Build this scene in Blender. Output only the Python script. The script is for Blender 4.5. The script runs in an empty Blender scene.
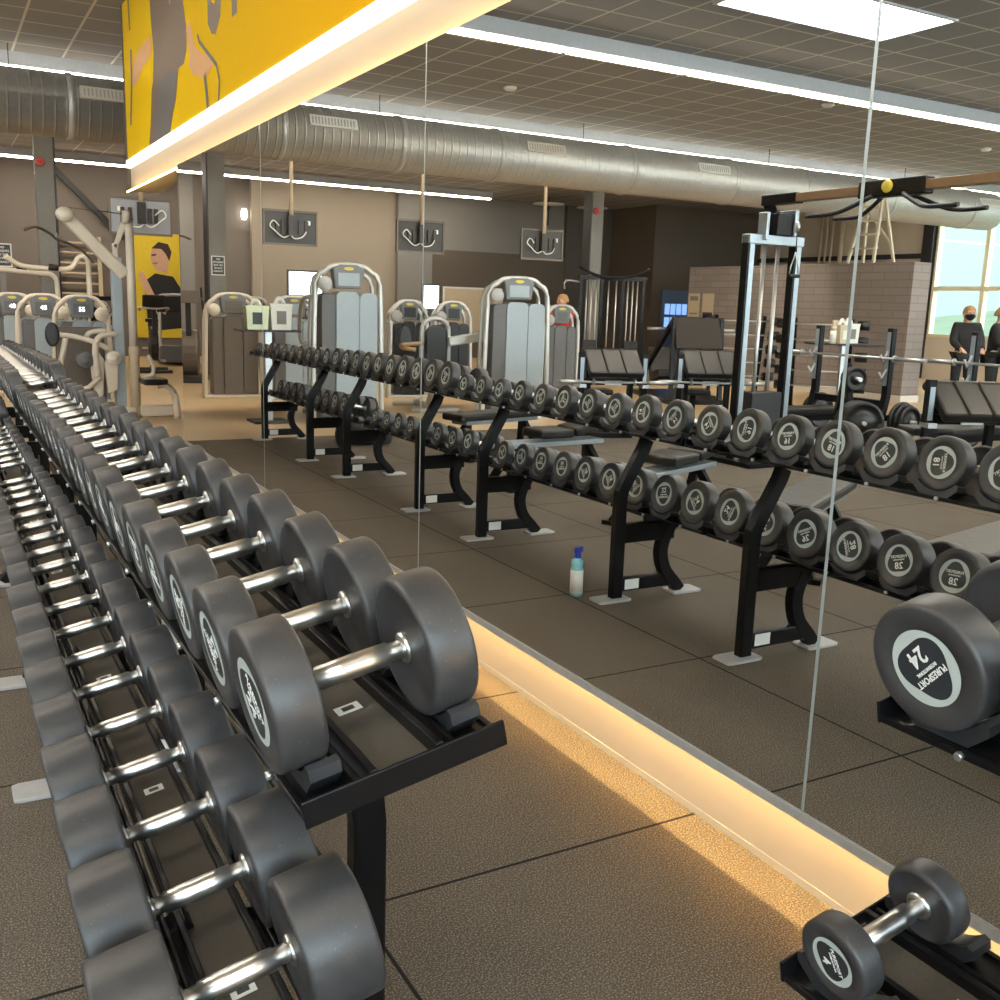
import bpy, math, random
from mathutils import Matrix, Vector
random.seed(7)
PI = math.pi
SC = bpy.context.scene
COL = SC.collection
V3 = Vector

# ------------------------------------------------------------------ materials
MATS = {}
def node_mat(name):
    m = bpy.data.materials.new(name); m.use_nodes = True
    nt = m.node_tree
    b = nt.nodes.get('Principled BSDF')
    MATS[name] = m
    return m, nt, b
def N(nt, t, **kw):
    n = nt.nodes.new(t)
    for k, v in kw.items(): setattr(n, k, v)
    return n
def math_n(nt, op, a, b=None):
    n = N(nt, 'ShaderNodeMath', operation=op)
    for i, v in enumerate((a, b)):
        if v is None: continue
        if isinstance(v, (int, float)): n.inputs[i].default_value = v
        else: nt.links.new(v, n.inputs[i])
    return n.outputs[0]
def mixc(nt, fac, a, b):
    n = N(nt, 'ShaderNodeMix', data_type='RGBA')
    for idx, v in ((0, fac), (6, a), (7, b)):
        s = n.inputs[idx]
        if isinstance(v, (int, float)): s.default_value = v
        elif isinstance(v, tuple): s.default_value = (*v, 1)
        else: nt.links.new(v, s)
    return n.outputs[2]
def noise(nt, vec, scale, detail=3, rough=.55):
    n = N(nt, 'ShaderNodeTexNoise'); n.inputs['Scale'].default_value = scale
    n.inputs['Detail'].default_value = detail; n.inputs['Roughness'].default_value = rough
    if vec is not None: nt.links.new(vec, n.inputs['Vector'])
    return n.outputs['Fac']
def ramp(nt, fac, lo, hi):
    n = N(nt, 'ShaderNodeMapRange'); n.inputs[1].default_value = lo; n.inputs[2].default_value = hi
    nt.links.new(fac, n.inputs[0]); return n.outputs[0]
def bump(nt, b, h, strength=.2, dist=.01):
    n = N(nt, 'ShaderNodeBump'); n.inputs['Strength'].default_value = strength; n.inputs['Distance'].default_value = dist
    nt.links.new(h, n.inputs['Height']); nt.links.new(n.outputs[0], b.inputs['Normal'])
def setp(b, col=None, rough=None, metal=None, spec=None, coat=None):
    if col is not None: b.inputs['Base Color'].default_value = (*col, 1)
    if rough is not None: b.inputs['Roughness'].default_value = rough
    if metal is not None: b.inputs['Metallic'].default_value = metal
    if spec is not None: b.inputs['Specular IOR Level'].default_value = spec
    if coat is not None: b.inputs['Coat Weight'].default_value = coat
def plain(name, col, rough=.5, metal=0., var=.12, scale=18., spec=.5, coat=None):
    """a base colour with a little procedural unevenness in tone and gloss"""
    m, nt, b = node_mat(name)
    setp(b, col, rough, metal, spec, coat)
    tc = N(nt, 'ShaderNodeTexCoord').outputs['Object']
    f = noise(nt, tc, scale)
    nt.links.new(mixc(nt, f, tuple(max(0, c*(1-var)) for c in col), tuple(min(1, c*(1+var)) for c in col)), b.inputs['Base Color'])
    r = N(nt, 'ShaderNodeMapRange'); r.inputs[3].default_value = max(0.02, rough*.85); r.inputs[4].default_value = min(1, rough*1.15)
    nt.links.new(f, r.inputs[0]); nt.links.new(r.outputs[0], b.inputs['Roughness'])
    return m
def emis(name, col, strength):
    m, nt, b = node_mat(name)
    b.inputs['Base Color'].default_value = (*[min(.9, c) for c in col], 1)
    b.inputs['Emission Color'].default_value = (*col, 1); b.inputs['Emission Strength'].default_value = strength
    return m
def world_xyz(nt):
    g = N(nt, 'ShaderNodeNewGeometry').outputs['Position']
    s = N(nt, 'ShaderNodeSeparateXYZ'); nt.links.new(g, s.inputs[0])
    return g, s.outputs[0], s.outputs[1], s.outputs[2]
def grid_line(nt, c, period, offset, width):
    """1 on a line every period, else 0"""
    u = math_n(nt, 'DIVIDE', math_n(nt, 'SUBTRACT', c, offset - period*50), period)
    f = math_n(nt, 'FRACT', u)
    d = math_n(nt, 'ABSOLUTE', math_n(nt, 'SUBTRACT', f, .5))
    return math_n(nt, 'GREATER_THAN', d, .5 - width/period/2)

# rubber floor tiles
m, nt, b = node_mat('rubber_floor')
g, x, y, z = world_xyz(nt)
f1 = noise(nt, g, 3.0, 4); f2 = noise(nt, g, 210, 2, .75); f3 = noise(nt, g, 420, 1)
c = mixc(nt, f1, (.062, .051, .040), (.114, .094, .073))
c = mixc(nt, ramp(nt, f2, .48, .70), c, (.36, .31, .25))
c = mixc(nt, ramp(nt, f3, .72, .76), c, (.55, .5, .42))
ln = math_n(nt, 'MAXIMUM', math_n(nt, 'MULTIPLY', grid_line(nt, x, 1.07, .833, .010), math_n(nt, 'LESS_THAN', x, 1.5)), grid_line(nt, y, 1.07, 2.13, .010))
c = mixc(nt, ln, c, (.012, .012, .012))
nt.links.new(c, b.inputs['Base Color']); setp(b, rough=.85, spec=.25)
bump(nt, b, math_n(nt, 'SUBTRACT', f2, math_n(nt, 'MULTIPLY', ln, 2.0)), .5, .006)
# wood floor
m, nt, b = node_mat('wood_floor')
g, x, y, z = world_xyz(nt)
mp = N(nt, 'ShaderNodeMapping'); mp.inputs['Scale'].default_value = (.5, 6, 1); nt.links.new(g, mp.inputs[0])
f = noise(nt, mp.outputs[0], 3, 5); f2 = noise(nt, mp.outputs[0], 14, 3)
c = mixc(nt, f, (.56, .39, .20), (.78, .58, .34)); c = mixc(nt, math_n(nt, 'MULTIPLY', f2, .35), c, (.34, .2, .09))
c = mixc(nt, math_n(nt, 'MULTIPLY', grid_line(nt, y, .19, 0, .006), .6), c, (.2, .12, .06))
nt.links.new(c, b.inputs['Base Color']); setp(b, rough=.38)
# ceiling tiles
m, nt, b = node_mat('ceiling_tiles')
g, x, y, z = world_xyz(nt)
ln = math_n(nt, 'MAXIMUM', grid_line(nt, x, .575, .50, .028), grid_line(nt, y, .575, 12.24, .028))
f = noise(nt, g, 60, 3)
c = mixc(nt, f, (.265, .265, .268), (.335, .334, .336)); c = mixc(nt, ln, c, (.68, .65, .6))
nt.links.new(c, b.inputs['Base Color']); setp(b, rough=.9)
# brick
m, nt, b = node_mat('grey_brick')
g, x, y, z = world_xyz(nt)
cb = N(nt, 'ShaderNodeCombineXYZ'); nt.links.new(math_n(nt, 'ADD', x, y), cb.inputs[0]); nt.links.new(z, cb.inputs[1])
br = N(nt, 'ShaderNodeTexBrick'); nt.links.new(cb.outputs[0], br.inputs[0])
for k, v in (('Color1', (.27, .235, .222, 1)), ('Color2', (.305, .27, .255, 1)), ('Mortar', (.21, .18, .17, 1))): br.inputs[k].default_value = v
br.inputs['Scale'].default_value = 1.0; br.inputs['Brick Width'].default_value = .55; br.inputs['Row Height'].default_value = .135; br.inputs['Mortar Size'].default_value = .008
nt.links.new(br.outputs[0], b.inputs['Base Color']); setp(b, rough=.8)
# galvanised duct
m, nt, b = node_mat('galvanised')
g, x, y, z = world_xyz(nt)
f = noise(nt, g, 25, 4, .7)
nt.links.new(mixc(nt, f, (.42, .42, .40), (.66, .66, .64)), b.inputs['Base Color']); setp(b, rough=.48, metal=.6)
w = math_n(nt, 'SINE', math_n(nt, 'MULTIPLY', x, 2*PI/.13))
bump(nt, b, math_n(nt, 'POWER', math_n(nt, 'MAXIMUM', w, 0.0), 8.0), .4, .010)
# mirror
m, nt, b = node_mat('mirror_silver'); setp(b, (.87, .885, .87), 0.0, 1.0)
# glass
m = bpy.data.materials.new('window_glass'); m.use_nodes = True; nt = m.node_tree; nt.nodes.clear(); MATS['window_glass'] = m
o = N(nt, 'ShaderNodeOutputMaterial'); mx = N(nt, 'ShaderNodeMixShader'); t = N(nt, 'ShaderNodeBsdfTransparent'); gl = N(nt, 'ShaderNodeBsdfGlossy')
gl.inputs['Roughness'].default_value = .02; t.inputs[0].default_value = (.92, .96, .96, 1); mx.inputs[0].default_value = .06
nt.links.new(t.outputs[0], mx.inputs[1]); nt.links.new(gl.outputs[0], mx.inputs[2]); nt.links.new(mx.outputs[0], o.inputs[0])
# urethane of the dumbbells
m, nt, b = node_mat('urethane')
tc = N(nt, 'ShaderNodeTexCoord').outputs['Object']
oi = N(nt, 'ShaderNodeObjectInfo').outputs['Random']
vv = N(nt, 'ShaderNodeVectorMath', operation='ADD'); nt.links.new(tc, vv.inputs[0]); nt.links.new(oi, vv.inputs[1])
f = noise(nt, vv.outputs[0], 14, 5, .65); f2 = noise(nt, vv.outputs[0], 220, 2)
c = mixc(nt, f, (.031, .031, .034), (.064, .063, .066)); c = mixc(nt, math_n(nt, 'MULTIPLY', ramp(nt, f2, .68, .74), .5), c, (.18, .17, .16))
nt.links.new(c, b.inputs['Base Color']); setp(b, rough=.42, spec=.6)
nt.links.new(math_n(nt, 'ADD', math_n(nt, 'MULTIPLY', f, .28), .28), b.inputs['Roughness'])
# chrome grip with knurl
m, nt, b = node_mat('chrome')
tc = N(nt, 'ShaderNodeTexCoord').outputs['Object']
f = noise(nt, tc, 300, 2); setp(b, (.80, .79, .77), .34, 1.0); bump(nt, b, f, .05, .0005)
nt.links.new(math_n(nt, 'ADD', math_n(nt, 'MULTIPLY', noise(nt, tc, 30), .15), .24), b.inputs['Roughness'])
# painted banner ground: yellow with vertical brush strokes
m, nt, b = node_mat('banner_yellow')
g, x, y, z = world_xyz(nt)
mp = N(nt, 'ShaderNodeMapping'); mp.inputs['Scale'].default_value = (1, 7, .6); nt.links.new(g, mp.inputs[0])
f = noise(nt, mp.outputs[0], 1.6, 4); fy = ramp(nt, y, 4.5, 9.5)
c = mixc(nt, fy, (.88, .46, .004), (.84, .57, .006)); c = mixc(nt, math_n(nt, 'MULTIPLY', math_n(nt, 'MULTIPLY', ramp(nt, f, .5, .75), .55), fy), c, (.88, .42, .04))
nt.links.new(c, b.inputs['Base Color']); setp(b, rough=.85, spec=.12)

plain('black_powder', (.008, .008, .009), .30, var=.2, spec=.2)
plain('black_matte', (.016, .016, .017), .55)
plain('saddle_plastic', (.035, .037, .042), .42)
plain('tray_mat', (.085, .072, .056), .8, var=.35, scale=160)
plain('badge_grey', (.50, .57, .56), .4, var=.04)
plain('badge_dark', (.028, .033, .038), .45)
plain('print_white', (.85, .87, .85), .45, var=.03)
plain('foot_grey', (.42, .42, .42), .45, var=.15)
plain('paper_white', (.78, .78, .74), .6, var=.04)
plain('wall_taupe', (.175, .152, .133), .85, var=.05, scale=2)
plain('wall_tan', (.32, .275, .225), .85, var=.05, scale=2)
plain('wall_grey', (.235, .225, .215), .85, var=.05, scale=2)
plain('wall_brown', (.118, .096, .076), .85, var=.06, scale=2)
plain('wall_dark', (.10, .088, .078), .85, var=.06, scale=2)
plain('wall_cream', (.60, .52, .42), .8, var=.04, scale=3)
plain('column_paint', (.20, .195, .185), .6)
plain('steel_dark', (.02, .02, .022), .45)
plain('baseboard_white', (.62, .56, .47), .55, var=.06, scale=5)
plain('alu', (.55, .56, .56), .35, .85)
plain('edge_light', (.40, .46, .48), .35, .3)
plain('housing_grey', (.46, .49, .54), .5)
plain('cream_metal', (.68, .62, .52), .35, var=.05, coat=.3)
plain('silver_metal', (.62, .63, .62), .35, .4, var=.05)
plain('shroud_blue', (.34, .41, .46), .4, var=.06)
plain('shroud_grey', (.13, .135, .14), .45)
plain('shroud_brown', (.14, .115, .09), .4)
plain('console_grey', (.17, .185, .20), .4)
plain('logo_yellow', (.75, .60, .08), .4)
plain('steel_blue', (.36, .42, .47), .3, .55)
plain('pad_black', (.011, .0105, .0105), .34, var=.2)
plain('plate_brown', (.045, .036, .030), .75)
plain('pad_tan', (.36, .25, .14), .4)
plain('beam_warm_sheen', (.22, .14, .075), .4)  # black beam, its warm reflection on top painted in as brown
plain('red_plastic', (.65, .06, .05), .4)
plain('blue_plastic', (.03, .06, .55), .35)
plain('cyan_liquid', (.25, .60, .68), .25)
plain('tub_white', (.78, .80, .72), .4)
plain('tub_green', (.66, .74, .50), .4)
plain('poster_yellow', (.70, .52, .03), .5)
plain('skin', (.60, .36, .25), .55)
plain('skin_dark', (.30, .16, .10), .55)
plain('art_brown', (.19, .135, .10), .6)
plain('art_grey', (.15, .14, .14), .6)
plain('art_skin', (.72, .38, .16), .6)
plain('cloth_black', (.018, .018, .02), .8)
plain('cloth_red', (.62, .04, .04), .7)
plain('cloth_grey', (.10, .10, .12), .8)
plain('hair_blonde', (.42, .25, .11), .6)
plain('hair_dark', (.05, .03, .02), .6)
plain('window_cream', (.72, .66, .45), .5)
plain('pipe_tan', (.58, .48, .34), .5)
plain('ladder_cream', (.66, .60, .46), .4)
plain('door_blue', (.10, .16, .30), .5)
plain('lawn_green', (.30, .36, .20), .9, var=.3, scale=.6)
plain('building_pale', (.60, .64, .62), .8)
plain('tv_black', (.028, .026, .025), .4)
plain('tv_grey', (.26, .28, .31), .45)
plain('board_beige', (.60, .50, .36), .7)
plain('cable_white', (.75, .75, .74), .45)
plain('floor_white_trim', (.70, .66, .60), .6)
plain('bag_dark', (.05, .045, .045), .8)
emis('tube_light', (1.0, .87, .70), 22.0)
emis('sky_panel', (.97, .99, 1.0), 8.0)
emis('strip_white', (1.0, .97, .92), .6)
emis('strip_warm', (1.0, .64, .24), 130.0)
emis('strip_warm_soft', (1.0, .62, .20), 11.0)
emis('lamp_white', (1.0, .95, .85), 4.0)
emis('screen_white', (.85, .93, 1.0), 1.6)
emis('screen_blue', (.25, .45, .95), .55)
emis('digits', (.9, .95, 1.0), 1.2)

# ------------------------------------------------------------------ mesh builder
class MB:
    def __init__(s): s.v = []; s.f = []; s.m = []; s.s = []; s.M = Matrix()
    def at(s, *t, rz=0., rx=0., ry=0.):
        s.M = Matrix.Translation(t) @ Matrix.Rotation(rz, 4, 'Z') @ Matrix.Rotation(ry, 4, 'Y') @ Matrix.Rotation(rx, 4, 'X'); return s
    def add(s, vs, fs, m=0, smooth=False):
        n = len(s.v); s.v += [tuple(s.M @ V3(p)) for p in vs]
        for f in fs: s.f.append(tuple(i+n for i in f)); s.m.append(m); s.s.append(smooth)
        return s
    def box(s, c, d, m=0, rot=None):
        x, y, z = d[0]/2, d[1]/2, d[2]/2
        vs = [V3((i*x, j*y, k*z)) for k in (-1, 1) for j in (-1, 1) for i in (-1, 1)]
        if rot is not None: vs = [rot @ v for v in vs]
        vs = [v + V3(c) for v in vs]
        return s.add(vs, [(0, 2, 3, 1), (4, 5, 7, 6), (0, 1, 5, 4), (1, 3, 7, 5), (3, 2, 6, 7), (2, 0, 4, 6)], m)
    def bx(s, x0, x1, y0, y1, z0, z1, m=0):
        return s.box(((x0+x1)/2, (y0+y1)/2, (z0+z1)/2), (abs(x1-x0), abs(y1-y0), abs(z1-z0)), m)
    def bar(s, p0, p1, w, h, m=0, up=(0, 0, 1)):
        """straight box section between two points"""
        return s.sweep([p0, p1], [(-w/2, -h/2), (w/2, -h/2), (w/2, h/2), (-w/2, h/2)], up, m)
    def sweep(s, pts, prof, up=(0, 0, 1), m=0, smooth=False, closed=False):
        pts = [V3(p) for p in pts]; n = len(pts); k = len(prof); vs = []
        up = V3(up)
        for i, p in enumerate(pts):
            if closed: t = (pts[(i+1) % n]-pts[i-1]).normalized(); sc = 1
            else:
                a = (pts[i]-pts[i-1]).normalized() if i else None
                b_ = (pts[i+1]-pts[i]).normalized() if i < n-1 else None
                t = ((a or V3((0, 0, 0)))+(b_ or V3((0, 0, 0)))).normalized()
                sc = 1/max(.4, t.dot(a)) if (a is not None and b_ is not None) else 1
            u = up
            if abs(t.dot(u)) > .97: u = V3((0, 1, 0)) if abs(t.y) < .9 else V3((1, 0, 0))
            sx = t.cross(u).normalized(); sy = sx.cross(t).normalized()
            for (a0, b0) in prof: vs.append(p + sx*a0 + sy*b0*(sc if k == 4 else 1))
        fs = []
        for i in range(n if closed else n-1):
            j = (i+1) % n
            for q in range(k): fs.append((i*k+q, i*k+(q+1) % k, j*k+(q+1) % k, j*k+q))
        s.add(vs, fs, m, smooth)
        if not closed:
            o = len(s.v)-len(vs)
            for idx in (list(range(k))[::-1], [(n-1)*k+q for q in range(k)]):
                s.f.append(tuple(o+i for i in idx)); s.m.append(m); s.s.append(False)
        return s
    def tube(s, pts, r, n=10, m=0, curve=0, closed=False, up=(0, 0, 1)):
        if curve: pts = catmull(pts, curve, closed)
        return s.sweep(pts, [(r*math.cos(2*PI*i/n), r*math.sin(2*PI*i/n)) for i in range(n)], up, m, True, closed)
    def lathe(s, prof, n=24, m=0, axis='Z', smooth=True, c=(0, 0, 0)):
        vs = []
        for (r, h) in prof:
            for i in range(n):
                a = 2*PI*i/n; p = (r*math.cos(a), r*math.sin(a), h)
                if axis == 'X': p = (h, r*math.cos(a), r*math.sin(a))
                elif axis == 'Y': p = (r*math.sin(a), h, r*math.cos(a))
                vs.append((p[0]+c[0], p[1]+c[1], p[2]+c[2]))
        fs = []
        for k in range(len(prof)-1):
            for i in range(n): fs.append((k*n+i, k*n+(i+1) % n, (k+1)*n+(i+1) % n, (k+1)*n+i))
        s.add(vs, fs, m, smooth); o = len(s.v)-len(vs)
        for k, rev in ((0, True), (len(prof)-1, False)):
            if prof[k][0] > 1e-5:
                idx = [o+k*n+i for i in range(n)]
                s.f.append(tuple(idx[::-1] if rev else idx)); s.m.append(m); s.s.append(False)
        return s
    def cyl(s, p0, p1, r0, r1=None, n=16, m=0):
        p0 = V3(p0); p1 = V3(p1); r1 = r0 if r1 is None else r1
        q = (p1-p0).to_track_quat('Z', 'Y').to_matrix().to_4x4(); old = s.M
        s.M = old @ Matrix.Translation(p0) @ q
        s.lathe([(r0, 0), (r1, (p1-p0).length)], n, m); s.M = old; return s
    def prism(s, poly, t, plane='XZ', off=0., m=0, smooth=False):
        """extrude a 2-D outline by thickness t; plane XZ extrudes along +Y, YZ along +X, XY along +Z"""
        def P(a, b_, d): return {'XZ': (a, d, b_), 'YZ': (d, a, b_), 'XY': (a, b_, d)}[plane]
        n = len(poly); vs = [P(a, b_, off) for a, b_ in poly]+[P(a, b_, off+t) for a, b_ in poly]
        s.add(vs, [tuple(range(n))[::-1], tuple(range(n, 2*n))], m)
        o = len(s.v)-2*n
        for i in range(n): s.f.append((o+i, o+(i+1) % n, o+n+(i+1) % n, o+n+i)); s.m.append(m); s.s.append(smooth)
        return s
    def mesh(s, name, mats):
        me = bpy.data.meshes.new(name); me.from_pydata(s.v, [], s.f)
        for m in mats: me.materials.append(MATS[m])
        me.polygons.foreach_set('material_index', s.m); me.polygons.foreach_set('use_smooth', s.s)
        me.update()
        import bmesh
        bm = bmesh.new(); bm.from_mesh(me); bmesh.ops.recalc_face_normals(bm, faces=bm.faces); bm.to_mesh(me); bm.free()
        return me
    def build(s, name, mats, parent=None, bevel=0., loc=None, seg=2):
        if isinstance(mats, str): mats = [mats]
        return link(name, s.mesh(name, mats), parent, loc, bevel, seg)
def catmull(pts, k, closed=False):
    pts = [V3(p) for p in pts]; n = len(pts); out = []
    for i in range(n if closed else n-1):
        a, b_, c_, d = (pts[(i-1) % n], pts[i], pts[(i+1) % n], pts[(i+2) % n]) if closed else (pts[max(i-1, 0)], pts[i], pts[i+1], pts[min(i+2, n-1)])
        for j in range(k):
            t = j/k
            out.append(.5*((2*b_)+(c_-a)*t+(2*a-5*b_+4*c_-d)*t*t+(3*b_-a-3*c_+d)*t**3))
    if not closed: out.append(pts[-1])
    return out
def link(name, me, parent=None, loc=None, bevel=0., seg=2):
    o = bpy.data.objects.new(name, me); COL.objects.link(o)
    if parent is not None: o.parent = parent
    if loc is not None: o.location = loc
    if bevel:
        md = o.modifiers.new('edge', 'BEVEL'); md.width = bevel; md.segments = seg; md.limit_method = 'ANGLE'; md.angle_limit = .6
    return o
def thing(name, label, cat, loc=(0, 0, 0), rz=0., group=None):
    o = bpy.data.objects.new(name, None); COL.objects.link(o); o.location = loc; o.rotation_euler = (0, 0, rz); o.empty_display_size = .1
    return tag(o, label, cat, group)
def tag(o, label, cat, group=None, kind=None):
    o['label'] = label; o['category'] = cat
    if group: o['group'] = group
    if kind: o['kind'] = kind
    return o
def struct(o): o['kind'] = 'structure'; return o
KIDS = {}
def copy_tree(o, loc=None, rz=None, label=None, parent=None):
    c = o.copy(); COL.objects.link(c)
    if parent is not None: c.parent = parent
    if loc is not None: c.location = loc
    if rz is not None: c.rotation_euler = (0, 0, rz)
    if label: c['label'] = label
    for ch in [q for q in o.children]: copy_tree(ch, parent=c)
    return c
def text_mesh(txt, size, depth=.0006, align='CENTER'):
    cu = bpy.data.curves.new('lettering', 'FONT'); cu.body = txt; cu.size = size; cu.align_x = align; cu.align_y = 'CENTER'; cu.extrude = depth; cu.resolution_u = 2
    cu.offset = size*.018
    ob = bpy.data.objects.new('lettering', cu); COL.objects.link(ob)
    dg = bpy.context.evaluated_depsgraph_get(); me = bpy.data.meshes.new_from_object(ob.evaluated_get(dg))
    bpy.data.objects.remove(ob); bpy.data.curves.remove(cu)
    return me
def add_text(mb, txt, size, T, m, depth=.0006, sx=1.):
    me = text_mesh(txt, size, depth); old = mb.M; mb.M = old @ T @ Matrix.Diagonal((sx, 1, 1, 1))
    mb.add([v.co[:] for v in me.vertices], [tuple(p.vertices) for p in me.polygons], m); mb.M = old
    bpy.data.meshes.remove(me)
# text lies in XY, faces +Z; this turns it to face -Y (upright, readable from -Y)
FACE_NEG_Y = Matrix.Rotation(PI/2, 4, 'X')
FACE_POS_X = Matrix.Rotation(PI/2, 4, 'Z') @ Matrix.Rotation(PI/2, 4, 'X')
FACE_NEG_X = Matrix.Rotation(-PI/2, 4, 'Z') @ Matrix.Rotation(PI/2, 4, 'X')

# ------------------------------------------------------------------ the room
MX = 1.841                                  # plane of the mirror
CEIL = 4.38
def plate(x0, x1, y0, y1, z0, z1, name, mat, parent=None):
    return MB().bx(x0, x1, y0, y1, z0, z1).build(name, mat, parent)
struct(plate(-18.4, 6.0, -4.0, 10.62, -.1, 0, 'floor', 'rubber_floor'))
struct(plate(-18.4, 6.0, 10.62, 25.6, -.1, 0, 'floor_wood', 'wood_floor'))
struct(plate(-18.4, 6.0, -4.0, 25.6, CEIL, CEIL+.1, 'ceiling', 'ceiling_tiles'))
struct(plate(1.926, 2.2, -4.0, 8.86, 0, CEIL-.002, 'wall_mirror_side', 'wall_cream'))
struct(plate(1.926, 2.2, 8.86, 11.56, 2.56, CEIL-.002, 'wall_mirror_fascia', 'wall_cream'))
struct(plate(1.9245, 1.926, -4.0, 8.86, 0.0, .022, 'baseboard_mirror_side', 'baseboard_white'))
struct(plate(6.0, 6.2, 8.6, 25.6, 0, CEIL, 'wall_right', 'wall_taupe'))
struct(plate(2.2, 6.2, 8.6, 8.86, 0, CEIL, 'wall_right_return', 'wall_taupe'))
pf = MB().bx(-18.4, 6.2, -4.2, -4.0, 0, .9).bx(-18.4, 6.2, -4.2, -4.0, 4.0, CEIL).bx(-18.4, -15.2, -4.2, -4.0, .9, 4.0).bx(1.6, 6.2, -4.2, -4.0, .9, 4.0)
struct(pf.build('wall_front', 'wall_taupe'))
for i in range(12):
    x0 = -15.2+1.4*i; x1 = x0+1.4; w = MB()
    for (a_, b_, c_, d_) in ((x0, x0+.05, .9, 4.0), (x1-.05, x1, .9, 4.0), (x0+.05, x1-.05, .9, .97), (x0+.05, x1-.05, 3.93, 4.0), (x0+.05, x1-.05, 2.3, 2.38)): w.bx(a_, b_, -4.15, -3.97, c_, d_)
    fr = struct(w.build('window_%d' % (21+i), 'window_cream')); MB().bx(x0+.05, x1-.05, -4.10, -4.09, .97, 3.93).build('pane', 'window_glass', fr)
ld = bpy.data.lights.new('front_daylight', 'AREA'); ld.shape = 'RECTANGLE'; ld.size = 16.8; ld.size_y = 3.1; ld.cycles.is_portal = True
lo = bpy.data.objects.new('front_daylight', ld); COL.objects.link(lo); lo.location = (-6.8, -3.94, 2.45); lo.rotation_euler = (PI/2, 0, PI)
# back wall in differently painted bays
W = MB(); W.bx(-18.6, 6.2, 25.6, 25.8, 0, CEIL); struct(W.build('wall_back', 'wall_taupe'))
struct(plate(-7.28, -3.4, 25.45, 25.6, 0, CEIL, 'wall_back_tan', 'wall_tan'))
struct(plate(-8.3, -7.28, 25.3, 25.6, 0, CEIL, 'wall_back_pier', 'wall_grey'))
struct(plate(-12.6, -8.3, 25.45, 25.6, 2.93, CEIL, 'wall_back_upper', 'wall_grey'))
struct(plate(-12.6, -8.3, 25.35, 25.6, 0, 2.93, 'wall_back_lower', 'wall_brown'))
struct(plate(-14.2, -12.6, 25.3, 25.6, 0, CEIL, 'wall_back_dark', 'wall_dark'))
struct(plate(-18.4, -14.2, 23.2, 25.6, 0, CEIL, 'wall_back_corner', 'wall_brown'))
struct(plate(-1.95, -1.62, 25.3, 25.6, 0, CEIL, 'trim_back_pier', 'wall_grey'))
struct(plate(.3, 1.3, 25.35, 25.6, 0, CEIL, 'trim_back_brown', 'wall_brown'))
# brick booth
struct(plate(-11.85, -11.4, 12.15, 18.2, 0, 2.47, 'wall_brick', 'grey_brick'))
struct(plate(-18.4, -11.85, 18.0, 18.2, 0, 2.47, 'wall_brick_return', 'grey_brick'))
struct(plate(-11.87, -11.38, 12.13, 18.22, 0, .12, 'baseboard_brick', 'floor_white_trim'))
# left wall with its windows
WX = -18.2
piers = MB(); piers.bx(WX-.2, WX, -4.2, 25.8, 0, 1.05).bx(WX-.2, WX, -4.2, 25.8, 4.15, CEIL).bx(WX-.2, WX, 17.0, 25.8, 1.05, 4.15).bx(WX-.2, WX, -4.2, -2.6, 1.05, 4.15)
struct(piers.build('wall_left', 'wall_cream'))
ys = [17.0-1.4*i for i in range(15)]
for i in range(14):
    y1, y0 = ys[i], ys[i+1]
    w = MB()
    for (a, b_, c_, d) in ((y0, y0+.05, 1.05, 4.15), (y1-.05, y1, 1.05, 4.15), (y0+.05, y1-.05, 1.05, 1.12), (y0+.05, y1-.05, 4.08, 4.15), (y0+.05, y1-.05, 2.19, 2.29)):
        w.bx(WX-.12, WX+.04, a, b_, c_, d)
    fr = struct(w.build('window_%d' % (i+1), 'window_cream'))
    MB().bx(WX-.05, WX-.04, y0+.04, y1-.04, 1.1, 2.2).bx(WX-.05, WX-.04, y0+.04, y1-.04, 2.28, 4.1).build('pane', 'window_glass', fr)
# portal to the sky so that the daylight reaches the room
ld = bpy.data.lights.new('window_daylight', 'AREA'); ld.shape = 'RECTANGLE'; ld.size = 3.1; ld.size_y = 19.6; ld.cycles.is_portal = True
lo = bpy.data.objects.new('window_daylight', ld); COL.objects.link(lo); lo.location = (WX+.06, 7.2, 2.6); lo.rotation_euler = (0, -PI/2, 0)
# outside
o = MB().bx(-90, -18.45, -60, 90, -.5, -.3).build('lawn_outside', 'lawn_green'); struct(o)
hb = MB(); hb.lathe([(0.01, 2.6), (6, 2.3), (12, 1.4), (17, .3), (20, -.5)][::-1], 40, smooth=True); o = hb.build('hill_outside', 'lawn_green', loc=(-42, 24, -.3)); struct(o)
o = MB().bx(-75, -70, 10, 60, -.4, 9).build('outside_building', 'building_pale'); struct(o)

# ------------------------------------------------------------------ mirror wall
panel_y = [-.757, 1.643, 3.978, 6.40, 8.82]
where = ['beside the small rack, nearest the camera', 'second from the camera', 'third from the camera', 'farthest from the camera']
for i in range(4):
    y0, y1 = panel_y[i], panel_y[i+1]
    t = thing('wall_mirror', 'tall frameless wall mirror panel, '+where[i], 'mirror', (MX, y0, .25), group='mirror panels along the wall')
    L = y1-y0; HT = 2.2955
    MB().bx(0, .006, .005, L-.005, 0, HT).build('mirror_glass', 'mirror_silver', t)
    for e0 in (0, L-.005): MB().bx(0, .006, e0, e0+.005, 0, HT).build('polished_edge', 'edge_light', t)
ch = MB().bx(1.836, 1.862, -.757, 8.82, .236, .2495).bx(1.836, 1.8395, -.757, 8.82, .2496, .262).build('mirror_rail', 'foot_grey')
tag(ch, 'long aluminium channel holding the bottom edge of the mirrors', 'rail')
o = MB().bx(1.891, 1.899, -3.9, 8.8, .339, .345).build('light_strip', 'strip_warm'); tag(o, 'warm glowing light strip hidden behind the bottom of the mirrors', 'light strip', 'warm light strips behind the mirrors')
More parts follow.
